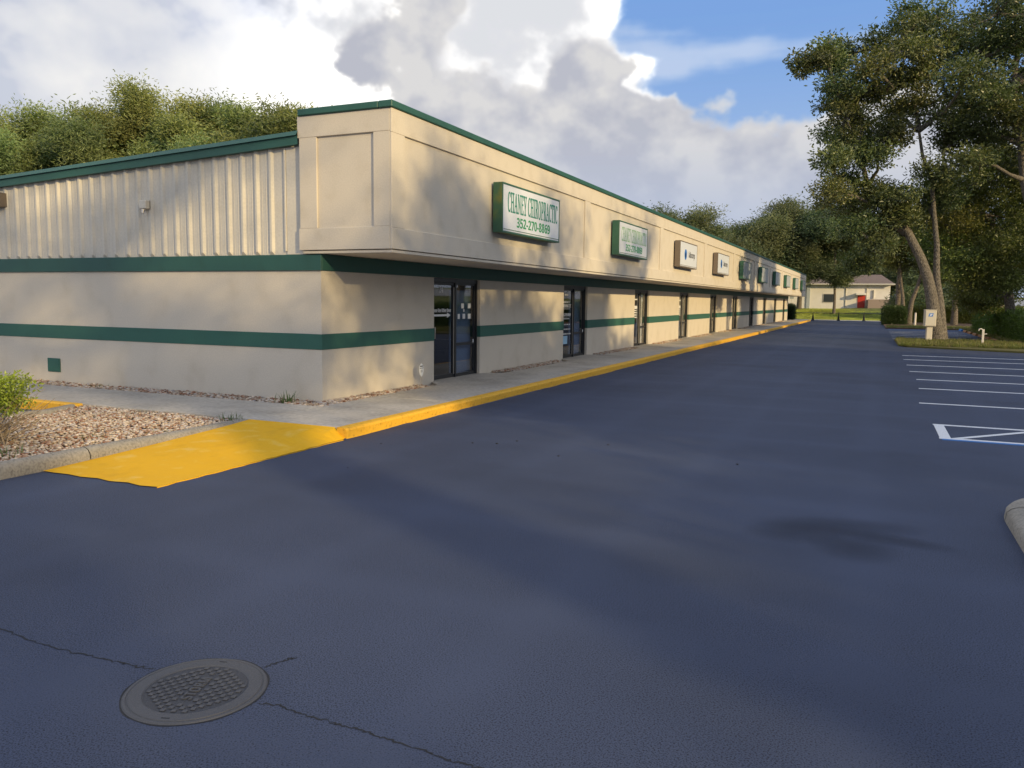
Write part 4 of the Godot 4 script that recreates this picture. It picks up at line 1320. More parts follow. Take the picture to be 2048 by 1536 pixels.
func right_side() -> void:
	# grass island with the mailbox and the leaning oak
	struct("grass_island", slab(PackedVector2Array([Vector2(9.2, -35.6), Vector2(9.25, -29.2), Vector2(9.6, -28.2), Vector2(11.5, -27.2), Vector2(14.0, -26.0), Vector2(18, -24.6), Vector2(18, -35.6)]), -0.05, 0.07), M.verge)
	struct("grass_strip", slab(PackedVector2Array([Vector2(14.1, -35.6), Vector2(18, -35.6), Vector2(18, -57.0), Vector2(14.3, -57.0)]), -0.05, 0.06), M.verge)
	struct("tree_island", slab(PackedVector2Array([Vector2(9.0, -57.4), Vector2(30, -57.4), Vector2(30, -86.0), Vector2(10.5, -86.0), Vector2(8.9, -80)]), -0.05, 0.07), M.mulch)
	var blades := []
	var tone := []
	var polys := [[9.3, 18.0, -35.5, -28.3, 9000], [14.2, 18.0, -57.0, -35.6, 2500], [9.1, 24.0, -64.0, -57.5, 3500]]
	for q in polys:
		for i in q[4]:
			var p := Vector3(rng.randf_range(q[0], q[1]), 0.06, rng.randf_range(q[2], q[3]))
			if q[4] == 9000 and p.z > -28.0 and rng.randf() < 0.5:
				continue
			var n := sin(p.x * 1.9 + 1.0) * sin(p.z * 1.3) + 0.5 * sin(p.x * 5.1) * sin(p.z * 4.3)
			if n < -0.35 and rng.randf() < 0.75:
				continue
			blades.append(Transform3D(Basis.from_euler(Vector3(rng.randfn() * 0.2, rng.randf() * TAU, 0)).scaled(Vector3.ONE * rng.randf_range(0.5, 1.2)), p))
			var v := rng.randf_range(0.6, 1.3)
			tone.append(Color(0.15 * v, 0.165 * v, 0.035 * v) if rng.randf() < 0.7 else Color(0.20 * v, 0.16 * v, 0.07 * v))
	var tm := begin()
	for i in 7:
		var a := TAU * i / 7.0
		var o := Vector3(cos(a), 0, sin(a))
		tri(tm, o * 0.06 - o.cross(Vector3.UP) * 0.012, o * 0.06 + o.cross(Vector3.UP) * 0.012, o * 0.13 + Vector3(0, 0.11 + 0.03 * (i % 3), 0))
	multi(self, "grass", tm.commit(), M.leaf_soft, blades, tone)
	var lawn := []
	var lawn_tone := []
	for i in 15000:
		var z := -88.6 - 25.0 * pow(rng.randf(), 1.3)
		if z > -101.8 and z < -100.0:
			continue
		var p := Vector3(rng.randf_range(-16.0, 15.0), -0.04 + 1.05 * smoothstep(-87.5, -112.0, z), z)
		lawn.append(Transform3D(Basis.from_euler(Vector3(0, rng.randf() * TAU, 0)).scaled(Vector3(1.8, 1.1, 1.8) * rng.randf_range(0.7, 1.3)), p))
		var v := rng.randf_range(0.7, 1.25) * (0.85 + 0.25 * sin(p.x * 0.7) * sin(z * 0.5))
		lawn_tone.append(Color(0.55 * v, 0.58 * v, 0.13 * v))
	multi(self, "grass", tm.commit(), M.leaf_soft, lawn, lawn_tone)
	# leaning oak behind the mailbox
	var oak := lin(0.125, 0.150, 0.062)
	var t1 := [Vector4(4.7, 13.3, -31.3, 0.6), Vector4(5.4, 13.9, -32.4, 0.7), Vector4(5.9, 15.0, -36.4, 0.7), Vector4(5.5, 13.9, -34.9, 0.5), Vector4(6.0, 12.1, -31.5, 0.7), Vector4(6.7, 12.2, -33.9, 0.9), Vector4(5.9, 12.0, -34.2, 0.6), Vector4(6.5, 10.9, -32.0, 0.7), Vector4(7.5, 14.9, -36.0, 0.8), Vector4(7.6, 12.8, -31.7, 0.8), Vector4(8.3, 12.2, -33.6, 1.0), Vector4(9.1, 13.1, -34.5, 1.0), Vector4(8.7, 14.6, -33.9, 0.9), Vector4(9.3, 15.6, -35.0, 0.9), Vector4(10.2, 16.0, -36.0, 0.8), Vector4(10.1, 15.4, -37.5, 1.1), Vector4(9.4, 13.4, -32.8, 1.0), Vector4(10.5, 13.7, -35.4, 0.9), Vector4(5.9, 10.3, -35.7, 0.8), Vector4(6.6, 9.4, -32.9, 0.8), Vector4(6.1, 8.7, -30.8, 0.5), Vector4(7.5, 10.6, -37.7, 0.9), Vector4(8.0, 8.9, -33.0, 0.8), Vector4(8.3, 9.9, -33.1, 0.7), Vector4(8.8, 11.6, -37.1, 0.8), Vector4(9.5, 11.8, -34.9, 0.9), Vector4(10.4, 11.0, -34.1, 1.0), Vector4(11.0, 12.3, -36.2, 1.0), Vector4(11.4, 12.0, -31.0, 0.9), Vector4(11.4, 14.6, -35.7, 1.0), Vector4(6.6, 8.1, -33.5, 0.7), Vector4(6.1, 7.1, -31.5, 0.6), Vector4(7.0, 7.2, -35.5, 0.9), Vector4(7.5, 6.4, -37.4, 0.8), Vector4(7.1, 5.4, -32.3, 0.7), Vector4(8.5, 6.0, -35.3, 0.8), Vector4(8.8, 6.9, -33.0, 0.8), Vector4(10.1, 7.4, -36.0, 0.9), Vector4(10.9, 6.9, -35.8, 0.8), Vector4(8.2, 4.7, -32.4, 0.6), Vector4(7.5, 4.3, -36.7, 0.6), Vector4(9.5, 6.2, -35.5, 0.7), Vector4(11.3, 9.9, -35.5, 0.8), Vector4(8.5, 6.9, -34.0, 0.6), Vector4(7.7, 7.4, -33.9, 0.7), Vector4(9.2, 6.2, -33.8, 0.5), Vector4(10.6, 8.3, -33.6, 0.7)]
	tree("leaning_oak", "big oak with forked trunk leaning left behind the cream mailbox", "oaks on the right of the lot", Vector3(11.09, 0.07, -34.28), [
		[Vector3(11.09, 0.07, -34.28), Vector3(11.02, 0.61, -34.28), Vector3(10.89, 1.35, -34.29), Vector3(10.70, 2.34, -34.30), Vector3(10.49, 3.20, -34.31), Vector3(10.11, 4.18, -34.33), Vector3(9.48, 5.42, -34.35), Vector3(8.87, 6.18, -34.36), Vector3(8.03, 7.02, -34.37), Vector3(7.53, 7.83, -34.36), Vector3(7.26, 8.84, -34.36), Vector3(7.15, 10.07, -34.35), Vector3(7.00, 11.31, -34.35)],
		[Vector3(11.36, 0.02, -34.34), Vector3(11.24, 0.8, -34.40), Vector3(11.14, 1.7, -34.46), Vector3(11.02, 2.5, -34.50), Vector3(10.92, 3.1, -34.55), Vector3(10.88, 3.7, -34.59), Vector3(10.83, 4.80, -34.59), Vector3(10.62, 6.27, -34.61), Vector3(10.43, 7.85, -34.61), Vector3(9.94, 9.21, -34.64), Vector3(9.71, 10.43, -34.64)],
		[Vector3(10.50, 8.0, -34.5), Vector3(10.83, 8.62, -34.29), Vector3(10.89, 9.33, -34.29)]], 0.43, t1, {"trunk_r": [[0.38, 0.06], [0.30, 0.06], [0.08, 0.04]], "seed": 101, "subs": 8, "per": 15, "color": oak, "fork": 4.5, "size": 1.5, "tuft": 0.36, "swell": 1.22, "flat": 0.75})
	var t3 := [Vector4(11.7, 11.6, -37.2, 1.0), Vector4(12.2, 10.2, -34.8, 0.9), Vector4(12.7, 11.8, -36.7, 0.9), Vector4(12.3, 15.7, -37.5, 1.1), Vector4(12.6, 15.0, -32.8, 1.1), Vector4(13.8, 16.4, -37.1, 1.1), Vector4(12.3, 13.6, -34.5, 1.0), Vector4(13.3, 14.1, -35.0, 0.8), Vector4(12.6, 11.7, -33.0, 1.0), Vector4(13.7, 12.1, -36.2, 0.9), Vector4(13.8, 10.5, -33.8, 0.9), Vector4(13.4, 10.5, -37.3, 1.0), Vector4(14.0, 14.2, -33.6, 1.1), Vector4(14.8, 13.0, -35.3, 1.3), Vector4(14.6, 11.3, -34.3, 1.2), Vector4(15.1, 15.5, -35.5, 1.3), Vector4(15.1, 9.9, -33.0, 1.1), Vector4(12.3, 8.7, -33.3, 0.8), Vector4(14.7, 9.5, -36.4, 1.1), Vector4(17.0, 12.0, -35.0, 1.3), Vector4(17.5, 14.5, -34.0, 1.3), Vector4(18.2, 10.5, -36.0, 1.3)]
	tree("tall_oak", "tall oak at the right edge with bare crooked limbs high up", "oaks on the right of the lot", Vector3(16.1, 0.07, -34.8), [
		[Vector3(16.1, 0.07, -34.8), Vector3(15.9, 1.2, -34.85), Vector3(15.65, 2.6, -34.90), Vector3(15.1, 5.00, -34.93), Vector3(14.36, 7.83, -34.96), Vector3(14.15, 9.47, -34.99), Vector3(13.83, 10.43, -35.03), Vector3(13.67, 12.30, -35.05), Vector3(13.70, 13.90, -35.04), Vector3(13.51, 15.30, -35.07)]], 0.36, t3, {"trunk_r": [[0.33, 0.08]], "seed": 103, "subs": 8, "per": 15, "color": oak, "fork": 7.0, "size": 1.5, "tuft": 0.36, "swell": 1.22, "flat": 0.75})
	var t2 := [Vector4(12.0, 7.9, -42.7, 1.1), Vector4(12.5, 8.3, -41.5, 1.3), Vector4(13.6, 8.9, -43.5, 1.3), Vector4(14.2, 8.3, -39.2, 1.2), Vector4(15.5, 7.5, -42.9, 1.2), Vector4(11.6, 6.1, -39.2, 1.1), Vector4(12.9, 7.0, -43.9, 1.3), Vector4(13.6, 6.8, -41.7, 1.3), Vector4(14.5, 6.1, -41.5, 1.3), Vector4(12.3, 5.2, -43.9, 1.2), Vector4(13.3, 5.0, -42.8, 1.2), Vector4(14.3, 4.5, -42.7, 1.1), Vector4(14.7, 4.8, -38.2, 1.1), Vector4(11.3, 5.5, -40.4, 0.9), Vector4(12.3, 3.9, -38.6, 0.8), Vector4(13.3, 3.6, -39.2, 0.9), Vector4(14.1, 3.2, -39.2, 0.8), Vector4(16.1, 6.2, -42.9, 1.4), Vector4(15.4, 7.9, -38.5, 1.3), Vector4(14.8, 9.0, -39.6, 1.0), Vector4(13.9, 9.6, -40.9, 0.9), Vector4(16.5, 4.3, -42.8, 1.2), Vector4(13.2, 2.5, -43.5, 0.8), Vector4(14.6, 2.3, -44.5, 0.9), Vector4(17.6, 4.4, -42.0, 1.2), Vector4(18.0, 6.0, -42.0, 1.3)]
	tree("bushy_oak", "low bushy oak with sunlit yellow green leaves above the right hedge", "oaks on the right of the lot", Vector3(15.3, 0.06, -42.0), [
		[Vector3(15.3, 0.06, -42.0), Vector3(15.2, 1.2, -42.0), Vector3(15.0, 2.4, -42.0), Vector3(14.6, 3.8, -42.0), Vector3(14.2, 5.2, -41.9), Vector3(13.9, 6.6, -41.8)]], 0.24, t2, {"seed": 105, "subs": 9, "per": 34, "color": lin(0.17, 0.195, 0.055), "fork": 2.4, "size": 1.3, "tuft": 0.52, "swell": 1.3, "flat": 0.75})
	# the clump of trees on the far island
	var vr := RandomNumberGenerator.new()
	vr.seed = 9
	tree("island_tree", "tree of two slim diverging trunks left of the cream mailbox", "trees on the far island", Vector3(10.9, 0.07, -71.1), [
		[Vector3(11.0, 0.07, -71.1), Vector3(11.06, 1.1, -71.1), Vector3(11.2, 2.2, -71.1), Vector3(11.55, 3.4, -71.1), Vector3(11.8, 4.6, -71.1), Vector3(11.95, 5.8, -71.0), Vector3(12.0, 6.8, -71.0)],
		[Vector3(10.62, 0.05, -71.0), Vector3(10.55, 1.3, -71.0), Vector3(10.42, 2.6, -71.0), Vector3(10.22, 3.8, -71.0), Vector3(10.05, 5.0, -71.0), Vector3(9.9, 6.2, -71.0)]],
		0.24, auto_clumps(Vector3(10.9, 7.6, -71.0), Vector3(2.9, 2.2, 2.9), 22, 0.8, 1.3, vr), {"seed": 119, "trunk_r": [[0.26, 0.09], [0.22, 0.08]], "subs": 7, "per": 24, "size": 1.4, "color": lin(0.11, 0.125, 0.036), "fork": 4.6, "bark": M.bark_pale, "tuft": 0.6, "flat": 0.8})
	var clump := [
		[10.1, -74.0, 10.5, 3.6, 0.22, "slim tree left of the mailbox, rear of its clump"],
		[14.85, -73.2, 9.5, 4.0, 0.25, "stout tree right of the leaning oak on the far island"],
		[13.2, -76.5, 11.0, 4.2, 0.22, "tall thin tree hidden behind the leaning oak"],
		[18.6, -75.0, 10.0, 4.0, 0.24, "tree on the far island above the far end of the hedge"]]
	for k in 4:
		var q = clump[k]
		simple_tree("island_tree", q[5], "trees on the far island", q[0], q[1], 0.07, q[2], q[3], {"seed": 120 + k, "n": 20, "subs": 7, "per": 26, "size": 1.4, "color": lin(0.11, 0.125, 0.036), "low": 0.34, "r0": q[4], "bark": M.bark_pale, "sprig": SPRIG.oak, "tuft": 0.7, "flat": 0.8})
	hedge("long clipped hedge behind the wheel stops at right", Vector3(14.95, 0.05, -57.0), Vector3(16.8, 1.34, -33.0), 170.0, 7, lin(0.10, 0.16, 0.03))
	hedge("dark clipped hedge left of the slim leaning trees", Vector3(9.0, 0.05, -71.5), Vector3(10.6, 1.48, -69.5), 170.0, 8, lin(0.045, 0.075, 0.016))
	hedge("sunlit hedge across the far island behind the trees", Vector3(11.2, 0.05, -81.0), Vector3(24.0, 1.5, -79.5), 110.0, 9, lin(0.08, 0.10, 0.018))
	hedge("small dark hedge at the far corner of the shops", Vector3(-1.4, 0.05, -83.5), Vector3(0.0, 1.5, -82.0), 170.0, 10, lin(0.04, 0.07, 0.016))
	# wheel stops
	for k in 7:
		var w := thing("wheel_stop", "%s wheel stop in front of the long hedge, %s from the near end" % ["blue" if k == 6 else "ochre", ["first", "second", "third", "fourth", "fifth", "sixth", "seventh"][k]], "wheel stop", Vector3(13.95, 0.0, -37.4 - k * 3.05), "wheel stops before the hedge")
		var st := begin()
		var pr := [Vector2(-0.09, 0.0), Vector2(-0.07, 0.10), Vector2(-0.04, 0.13), Vector2(0.04, 0.13), Vector2(0.07, 0.10), Vector2(0.09, 0.0)]
		for e in 5:
			quad(st, Vector3(pr[e + 1].x, pr[e + 1].y, 0.9), Vector3(pr[e].x, pr[e].y, 0.9), Vector3(pr[e].x, pr[e].y, -0.9), Vector3(pr[e + 1].x, pr[e + 1].y, -0.9))
		for s in [0.9, -0.9]:
			for e in 4:
				tri(st, Vector3(pr[0].x, 0, s), Vector3(pr[e + 1].x, pr[e + 1].y, s), Vector3(pr[e + 2 if e < 4 else 5].x, pr[e + 2 if e < 4 else 5].y, s))
		part(w, "block", st.commit(), M.line_blue if k == 6 else M.wheel_ochre)
		for s in [-0.6, 0.6]:
			part(w, "pin", tube_mesh([Vector3(0, 0.12, s), Vector3(0, 0.14, s)], [0.02, 0.02]), M.iron)
	# kerbed island nose at the right edge
	var nose := PackedVector2Array()
	for k in 9:
		var a := PI * 0.5 + PI * 0.5 * k / 8.0
		nose.append(Vector2(10.15 + 0.82 * cos(a), 2.75 - 0.82 * sin(a)))
	var isl := struct("island_soil", slab(PackedVector2Array([Vector2(9.6, 14), Vector2(9.6, 2.9), Vector2(9.75, 2.5), Vector2(10.1, 2.25), Vector2(16, 2.25), Vector2(16, 14)]), -0.05, 0.10), M.soil)
	var path := [Vector2(16, 1.93 + 0.12), Vector2(13, 2.05)]
	for k in 9:
		var a := PI * 0.5 + PI * 0.5 * k / 8.0
		path.append(Vector2(10.25 + 0.74 * cos(a), 2.80 - 0.75 * sin(a)))
	path.append(Vector2(9.51, 5.0))
	path.append(Vector2(9.55, 9.0))
	path.append(Vector2(9.6, 14.0))
	var breaks := [[0, 3], [3, 7], [7, 10], [10, 11], [11, 12], [12, 13]]
	for q in breaks:
		var st := begin()
		for i in range(q[0], q[1]):
			for s in 4:
				var a: Vector2 = path[i].lerp(path[i + 1], s / 4.0)
				var c: Vector2 = path[i].lerp(path[i + 1], (s + 1) / 4.0)
				if s == 0 and i == q[0]:
					a = a.lerp(c, 0.03)
				var na2: Vector2 = (path[mini(i + 1, path.size() - 1)] - path[i]).normalized().orthogonal()
				var d0 := na2
				var d1 := na2
				if i > 0:
					d0 = (path[i + 1] - path[i - 1]).normalized().orthogonal().lerp(na2, s / 4.0 if s < 4 else 1.0).normalized()
				if i + 2 < path.size():
					d1 = na2.lerp((path[i + 2] - path[i]).normalized().orthogonal(), (s + 1) / 4.0).normalized()
				for k in 8:
					var u0 := PI * k / 8.0
					var u1 := PI * (k + 1) / 8.0
					var f := func(c2: Vector2, dd: Vector2, u: float) -> Vector3:
						return Vector3(c2.x + dd.x * 0.15 * cos(u), 0.135 * pow(sin(u), 0.55), c2.y + dd.y * 0.15 * cos(u))
					quad(st, f.call(a, d0, u0), f.call(a, d0, u1), f.call(c, d1, u1), f.call(c, d1, u0))
		st.index()
		st.generate_normals()
		part(isl, "kerb_length", st.commit(), M.kerb_grey)
	for q in [Vector3(9.78, 0.10, 2.42), Vector3(9.74, 0.1, 2.9), Vector3(9.95, 0.1, 2.3), Vector3(9.85, 0.1, 2.75)]:
		tuft(isl, "grass_tuft", q, 26, 0.12, 0.16, M.weed, int(q.z * 100))
	# cream mailbox on a pedestal
	var m := thing("mail_box", "cream parcel mailbox on a pedestal in front of the leaning oak", "mailbox", Vector3(10.66, 0.07, -33.3), "", 0.12)
	part(m, "footing", box(Vector3(-0.55, -0.05, -0.45), Vector3(0.75, 0.04, 0.45), 0.02), M.concrete)
	part(m, "pedestal", box(Vector3(-0.13, 0.04, -0.13), Vector3(0.13, 0.74, 0.13), 0.015), M.mail_cream)
	part(m, "base_flange", box(Vector3(-0.2, 0.041, -0.2), Vector3(0.2, 0.055, 0.2), 0.004), M.mail_cream)
	var cab := part(m, "cabinet", box(Vector3(-0.25, 0.742, -0.22), Vector3(0.25, 1.53, 0.22), 0.02), M.mail_cream)
	part(m, "cabinet_top", box(Vector3(-0.265, 1.532, -0.235), Vector3(0.265, 1.556, 0.235), 0.01), M.mail_cream)
	part(m, "cabinet_door", box(Vector3(-0.22, 0.79, 0.221), Vector3(0.22, 1.49, 0.232), 0.005), M.mail_cream)
	var e := begin()
	quad(e, Vector3(-0.11, 1.22, 0.235), Vector3(0.08, 1.22, 0.235), Vector3(0.12, 1.38, 0.235), Vector3(-0.07, 1.38, 0.235))
	var em := part(m, "emblem", e.commit(), M.logo_blue)
	var ew := begin()
	tri(ew, Vector3(-0.085, 1.345, 0.237), Vector3(0.03, 1.30, 0.237), Vector3(0.105, 1.345, 0.237))
	tri(ew, Vector3(-0.06, 1.24, 0.237), Vector3(0.06, 1.27, 0.237), Vector3(-0.03, 1.30, 0.237))
	part(em, "emblem_bird", ew.commit(), M.letter_white)
	# standpipe
	var sp := thing("standpipe", "thin white water standpipe with tap on the grass island", "water tap", Vector3(12.77, 0.07, -31.6))
	part(sp, "post", box(Vector3(-0.045, -0.05, -0.045), Vector3(0.045, 0.70, 0.045), 0.008), M.pvc)
	part(sp, "tap", tube_mesh([Vector3(0, 0.66, 0.0), Vector3(-0.1, 0.72, 0.02), Vector3(-0.17, 0.70, 0.03), Vector3(-0.18, 0.63, 0.03)], [0.03, 0.03, 0.03, 0.022]), M.pvc)
	part(sp, "handle", tube_mesh([Vector3(0.04, 0.48, 0), Vector3(0.16, 0.49, 0.01)], [0.022, 0.022]), M.pvc)
	var s2 := thing("bollard", "short pale timber post under the slim leaning trees", "post", Vector3(11.35, 0.07, -66.0))
	part(s2, "shaft", tube_mesh([Vector3(0, -0.1, 0), Vector3(0, 1.05, 0)], [0.09, 0.08], 10), M.pvc)
	part(s2, "cap", tube_mesh([Vector3(0, 1.05, 0), Vector3(0, 1.12, 0)], [0.085, 0.03], 10), M.pvc)
	# dark cones across the far exit
	for q in [[2.0, -83.4, "left"], [4.55, -84.6, "middle"], [7.1, -85.4, "right"]]:
		var c := thing("traffic_cone", "dark slender cone across the far exit, %s of three" % q[2], "cone", Vector3(q[0], 0.0, q[1]), "cones across the far exit")
		part(c, "foot", box(Vector3(-0.2, 0, -0.2), Vector3(0.2, 0.05, 0.2), 0.02), M.cone)
		part(c, "body", tube_mesh([Vector3(0, 0.05, 0), Vector3(0, 0.35, 0), Vector3(0, 0.86, 0)], [0.15, 0.09, 0.03], 14), M.cone)
		part(c, "tip", tube_mesh([Vector3(0, 0.86, 0), Vector3(0, 0.95, 0)], [0.028, 0.034], 10), M.cone)

func small_things() -> void:
	# manhole
	var mh := thing("manhole", "round iron manhole cover set flush in the asphalt", "manhole cover", Vector3(5.43, 0.0, 8.03), "", deg_to_rad(18.4))
	mh.scale = Vector3(0.885, 1.0, 0.885)
	var rim := begin()
	var n := 56
	var prof := [[0.365, 0.0], [0.358, 0.007], [0.345, 0.007], [0.342, 0.004], [0.336, 0.004], [0.333, 0.008], [0.268, 0.008], [0.262, 0.003]]
	for k in n:
		var a := TAU * k / n
		var b := TAU * (k + 1) / n
		for e in prof.size() - 1:
			var f := func(q: Array, t: float) -> Vector3:
				return Vector3(cos(t) * q[0], q[1], sin(t) * q[0])
			quad(rim, f.call(prof[e], a), f.call(prof[e + 1], a), f.call(prof[e + 1], b), f.call(prof[e], b))
	part(mh, "rim", rim.commit(), M.iron)
	var dk := begin()
	for k in n:
		var a := TAU * k / n
		var b := TAU * (k + 1) / n
		tri(dk, Vector3(0, 0.0025, 0), Vector3(cos(b), 0.0, sin(b)) * 0.266 + Vector3(0, 0.0025, 0), Vector3(cos(a), 0.0, sin(a)) * 0.266 + Vector3(0, 0.0025, 0))
		quad(dk, Vector3(cos(a) * 0.365, 0.0012, sin(a) * 0.365), Vector3(cos(b) * 0.365, 0.0012, sin(b) * 0.365), Vector3(cos(b) * (0.373 + 0.003 * sin(b * 9)), 0.0012, sin(b) * (0.373 + 0.003 * sin(b * 9))), Vector3(cos(a) * (0.373 + 0.003 * sin(a * 9)), 0.0012, sin(a) * (0.373 + 0.003 * sin(a * 9))))
	part(mh, "plate", dk.commit(), M.iron_low)
	var gap := begin()
	for k in n:
		var a := TAU * k / n
		var b := TAU * (k + 1) / n
		quad(gap, Vector3(cos(b) * 0.366, 0.0024, sin(b) * 0.366), Vector3(cos(a) * 0.366, 0.0024, sin(a) * 0.366), Vector3(cos(a) * (0.372 + 0.003 * sin(a * 9)), 0.0024, sin(a) * (0.372 + 0.003 * sin(a * 9))), Vector3(cos(b) * (0.372 + 0.003 * sin(b * 9)), 0.0024, sin(b) * (0.372 + 0.003 * sin(b * 9))))
	part(mh, "joint", gap.commit(), M.crack)
	var stud := box(Vector3(-0.0132, 0.0, -0.0132), Vector3(0.0132, 0.0055, 0.0132), 0.0022)
	for i in range(-9, 10):
		for j in range(-9, 10):
			if (i + j) % 2 != 0:
				continue
			var p := Vector3(j * 0.029, 0.0026, i * 0.029)
			if p.length() > 0.245 or (absf(p.x) < 0.045 and absf(p.z) < 0.15):
				continue
			part(mh, "stud", stud, M.iron, p)
	for s in [-1.0, 1.0]:
		part(mh, "pick_slot", box(Vector3(-0.022, 0.004, s * 0.312 - 0.005), Vector3(0.022, 0.0084, s * 0.312 + 0.005)), M.crack)
	letters(mh, "STORM", "Droid Sans", true, 0.24, 0.062, Vector3(0, 0.006, 0), Basis(Vector3(0, 0, -1), Vector3(-1, 0, 0), Vector3(0, 1, 0)), M.iron)
	# shrub at the left edge
	var sh := thing("shrub", "clipped yellow green shrub with bare lower twigs at the left edge", "shrub", Vector3(-0.98, 0.1, 4.95))
	sh.scale = Vector3(0.9, 0.84, 0.9)
	var pl := []
	var tn := []
	for i in 1500:
		var p := Vector3(rng.randfn() * 0.32, 0.78 + rng.randf_range(-0.28, 0.16), rng.randfn() * 0.32)
		if Vector2(p.x, p.z).length() > 0.62:
			continue
		pl.append(Transform3D(Basis.from_euler(Vector3(rng.randf_range(-0.9, 0.9), rng.randf() * TAU, rng.randf_range(-0.9, 0.9))).scaled(Vector3.ONE * rng.randf_range(0.35, 0.6)), p))
		var v := rng.randf_range(0.6, 1.3)
		tn.append(Color(0.23 * v, 0.29 * v, 0.032 * v))
	multi(sh, "foliage", sprig(5, 0.10, 0.055, 0.14, 12), M.leaf, pl, tn)
	var tw := begin()
	for i in 150:
		var b := Vector3(rng.randfn() * 0.13, 0.0, rng.randfn() * 0.13)
		var t := Vector3(rng.randfn() * 0.38, rng.randf_range(0.25, 0.82), rng.randfn() * 0.38)
		tube(tw, [b, b.lerp(t, 0.5) + Vector3(rng.randfn(), 0.4, rng.randfn()) * 0.05, t], [0.008, 0.006, 0.003], 4, false)
	var twp := part(sh, "twig", tw.commit(), M.twig_dry)
	twp.set_meta("kind", "stuff")
	# weeds
	var weeds := [[Vector3(-0.42, 0.12, 0.36), 34, 0.22, 0.22, "tall green weed in the gravel at the wall corner"], [Vector3(0.15, 0.13, 2.24), 40, 0.12, 0.34, "low grey green weed where the bed kerb meets the walk"], [Vector3(-1.55, 0.12, 2.25), 60, 0.05, 0.55, "flat green ground weed along the side walk"], [Vector3(-0.35, 0.11, 4.0), 18, 0.09, 0.2, "thin weed in the middle of the gravel bed"], [Vector3(-0.15, 0.11, 5.25), 30, 0.14, 0.3, "grass weed at the front of the gravel bed by the kerb"], [Vector3(-2.35, 0.11, 2.75), 70, 0.04, 0.6, "mossy patch by the left edging of the bed"], [Vector3(-4.9, 0.12, 0.2), 22, 0.10, 0.3, "wispy weed below the green vent"], [Vector3(0.05, 0.11, 3.35), 20, 0.07, 0.2, "short weed leaning on the bed kerb"]]
	for k in weeds.size():
		var q = weeds[k]
		var t := tuft(self, "weed", q[0], q[1], q[2], q[3], M.weed, 300 + k)
		tag(t, q[4], "weed", "weeds round the gravel")
	# yard sign
	var y := thing("yard_sign", "small white shield sign on two wire legs by the first door", "sign", Vector3(0.20, 0.13, -2.83), "", 0.0)
	y.scale = Vector3(1.0, 0.74, 0.62)
	var sg := begin()
	var out := [Vector2(-0.09, 0.33), Vector2(0, 0.26), Vector2(0.09, 0.33), Vector2(0.125, 0.42), Vector2(0.125, 0.55), Vector2(0.08, 0.58), Vector2(0, 0.62), Vector2(-0.08, 0.58), Vector2(-0.125, 0.55), Vector2(-0.125, 0.42)]
	var cen := Vector2(0, 0.45)
	for k in out.size():
		var a: Vector2 = out[k]
		var b: Vector2 = out[(k + 1) % out.size()]
		tri(sg, Vector3(0.012, cen.y, 0), Vector3(0.012, a.y, -a.x), Vector3(0.012, b.y, -b.x))
		tri(sg, Vector3(0.0, cen.y, 0), Vector3(0.0, b.y, -b.x), Vector3(0.0, a.y, -a.x))
		quad(sg, Vector3(0.0, a.y, -a.x), Vector3(0.0, b.y, -b.x), Vector3(0.012, b.y, -b.x), Vector3(0.012, a.y, -a.x))
	part(y, "shield", sg.commit(), M.letter_white)
	part(y, "dark_band", box(Vector3(0.0125, 0.535, -0.10), Vector3(0.0145, 0.56, 0.10)), M.letter_dark)
	part(y, "dark_band", box(Vector3(0.0125, 0.49, -0.11), Vector3(0.0145, 0.505, 0.11)), M.letter_dark)
	for q in [0.44, 0.415, 0.39]:
		part(y, "print_line", box(Vector3(0.0125, q, -0.07), Vector3(0.014, q + 0.008, 0.07)), M.sign_brown)
	for s in [-0.045, 0.045]:
		part(y, "leg", tube_mesh([Vector3(0.006, -0.1, s), Vector3(0.006, 0.34, s)], [0.006, 0.006], 6), M.alu)
	# fittings on the gable wall
	var j := thing("wall_camera", "small white box with a drooping sensor on the ribbed siding", "sensor", Vector3(-3.80, 3.36, 0.037))
	part(j, "housing", box(Vector3(-0.085, 0.03, 0.0), Vector3(0.085, 0.18, 0.10), 0.012), M.siding)
	part(j, "back_plate", box(Vector3(-0.095, 0.015, -0.03), Vector3(0.095, 0.195, -0.001), 0.006), M.siding)
	part(j, "sensor", tube_mesh([Vector3(0.0, 0.02, 0.08), Vector3(0.0, -0.05, 0.09)], [0.03, 0.022], 10), M.alu)
	var wl := thing("wall_lamp", "boxy bronze wall lamp at the left edge of the siding", "lamp", Vector3(-7.80, 3.56, 0.037))
	part(wl, "housing", box(Vector3(-0.2, 0.0, -0.03), Vector3(0.15, 0.28, 0.16), 0.015), M.sign_brown)
	part(wl, "lens", box(Vector3(-0.18, 0.03, 0.161), Vector3(0.13, 0.17, 0.175), 0.008), M.lamp_glass)
	var v := thing("wall_vent", "square green cover plate low on the gable wall", "vent", Vector3(-6.5, 0.46, 0.0))
	part(v, "plate", box(Vector3(-0.18, -0.135, 0.001), Vector3(0.18, 0.135, 0.018), 0.005), M.green_wall)
	part(v, "rim", box(Vector3(-0.15, -0.105, 0.019), Vector3(0.15, 0.105, 0.023), 0.002), M.green_wall)
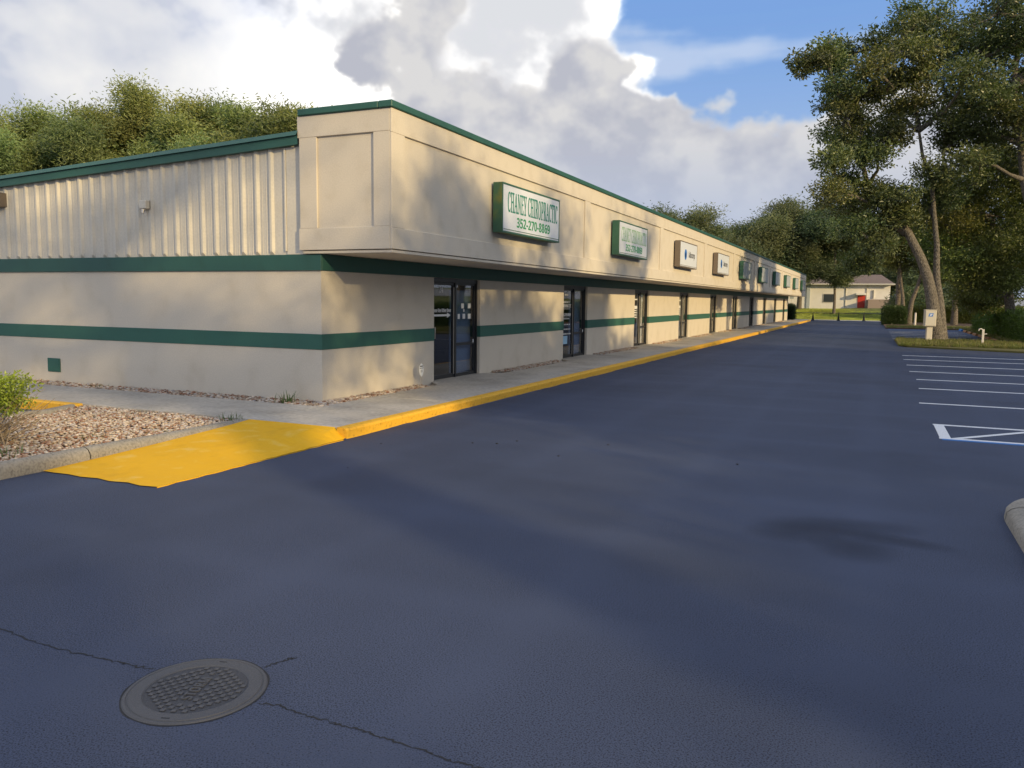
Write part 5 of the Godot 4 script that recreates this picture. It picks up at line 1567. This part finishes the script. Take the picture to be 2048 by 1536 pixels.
	# crumbs on the asphalt
	for q in [[3.6, 1.6, 0.02], [3.9, 1.5, 0.025], [4.05, 1.2, 0.02], [4.9, 1.9, 0.02], [5.2, 0.9, 0.02], [2.6, 2.2, 0.015], [6.9, 1.4, 0.02], [3.1, 3.6, 0.012]]:
		var c := part(self, "leaf_scrap", pebble(1), M.debris, Vector3(q[0], 0.006, q[1]))
		c.scale = Vector3(q[2] * 0.9, q[2] * 0.25, q[2] * 0.6)
		tag(c, "tiny dark leaf scrap on the open asphalt, one of a few alike", "leaf litter", "scraps on the asphalt")

func shade_trees() -> void:
	# the row of trees across the street that the evening sun shines through
	var row := [
		[40.0, 30.5, 18.0, 4.8, 10, 0.34, "first oak across the street from the gable end", 4],
		[41.0, 23.4, 21.5, 4.8, 9, 0.52, "second oak across the street, tall and thin crowned", 3],
		[38.0, 11.3, 15.4, 5.3, 32, 0.16, "third oak across the street, broad and dense", 26],
		[39.0, 4.0, 12.8, 5.4, 34, 0.12, "fourth oak across the street, low and dense", 26],
		[38.0, -5.0, 11.6, 5.2, 32, 0.10, "fifth oak across the street, lowest of the row", 26],
		[40.0, -26.0, 14.0, 5.0, 14, 0.12, "sixth oak across the street, beyond the gap", 26],
		[40.0, -40.0, 15.0, 6.0, 20, 0.12, "seventh oak across the street, beyond the gap", 26],
		[44.0, 17.5, 20.5, 5.4, 16, 0.55, "tall thin crowned oak standing behind the third oak", 4],
		[45.0, 8.0, 18.6, 5.0, 14, 0.62, "tall thin crowned oak standing behind the fourth oak", 4],
		[38.0, 19.6, 9.7, 3.7, 30, 0.02, "low round oak in the gap between second and third oak", 26]]
	for k in row.size():
		var q = row[k]
		simple_tree("street_oak", q[6], "oaks across the street", q[0], q[1], 0.0, q[2], q[3], {"seed": 200 + k, "n": q[4], "subs": 8, "per": q[7], "size": 2.0 if q[7] > 10 else 1.25, "color": lin(0.06, 0.075, 0.022), "low": q[5], "sprig": SPRIG.far, "leaf": M.leaf_soft, "tuft": 0.68 if q[7] > 10 else 0.36, "flat": 0.8, "shrink": 1.0 if q[7] > 10 else 0.8})
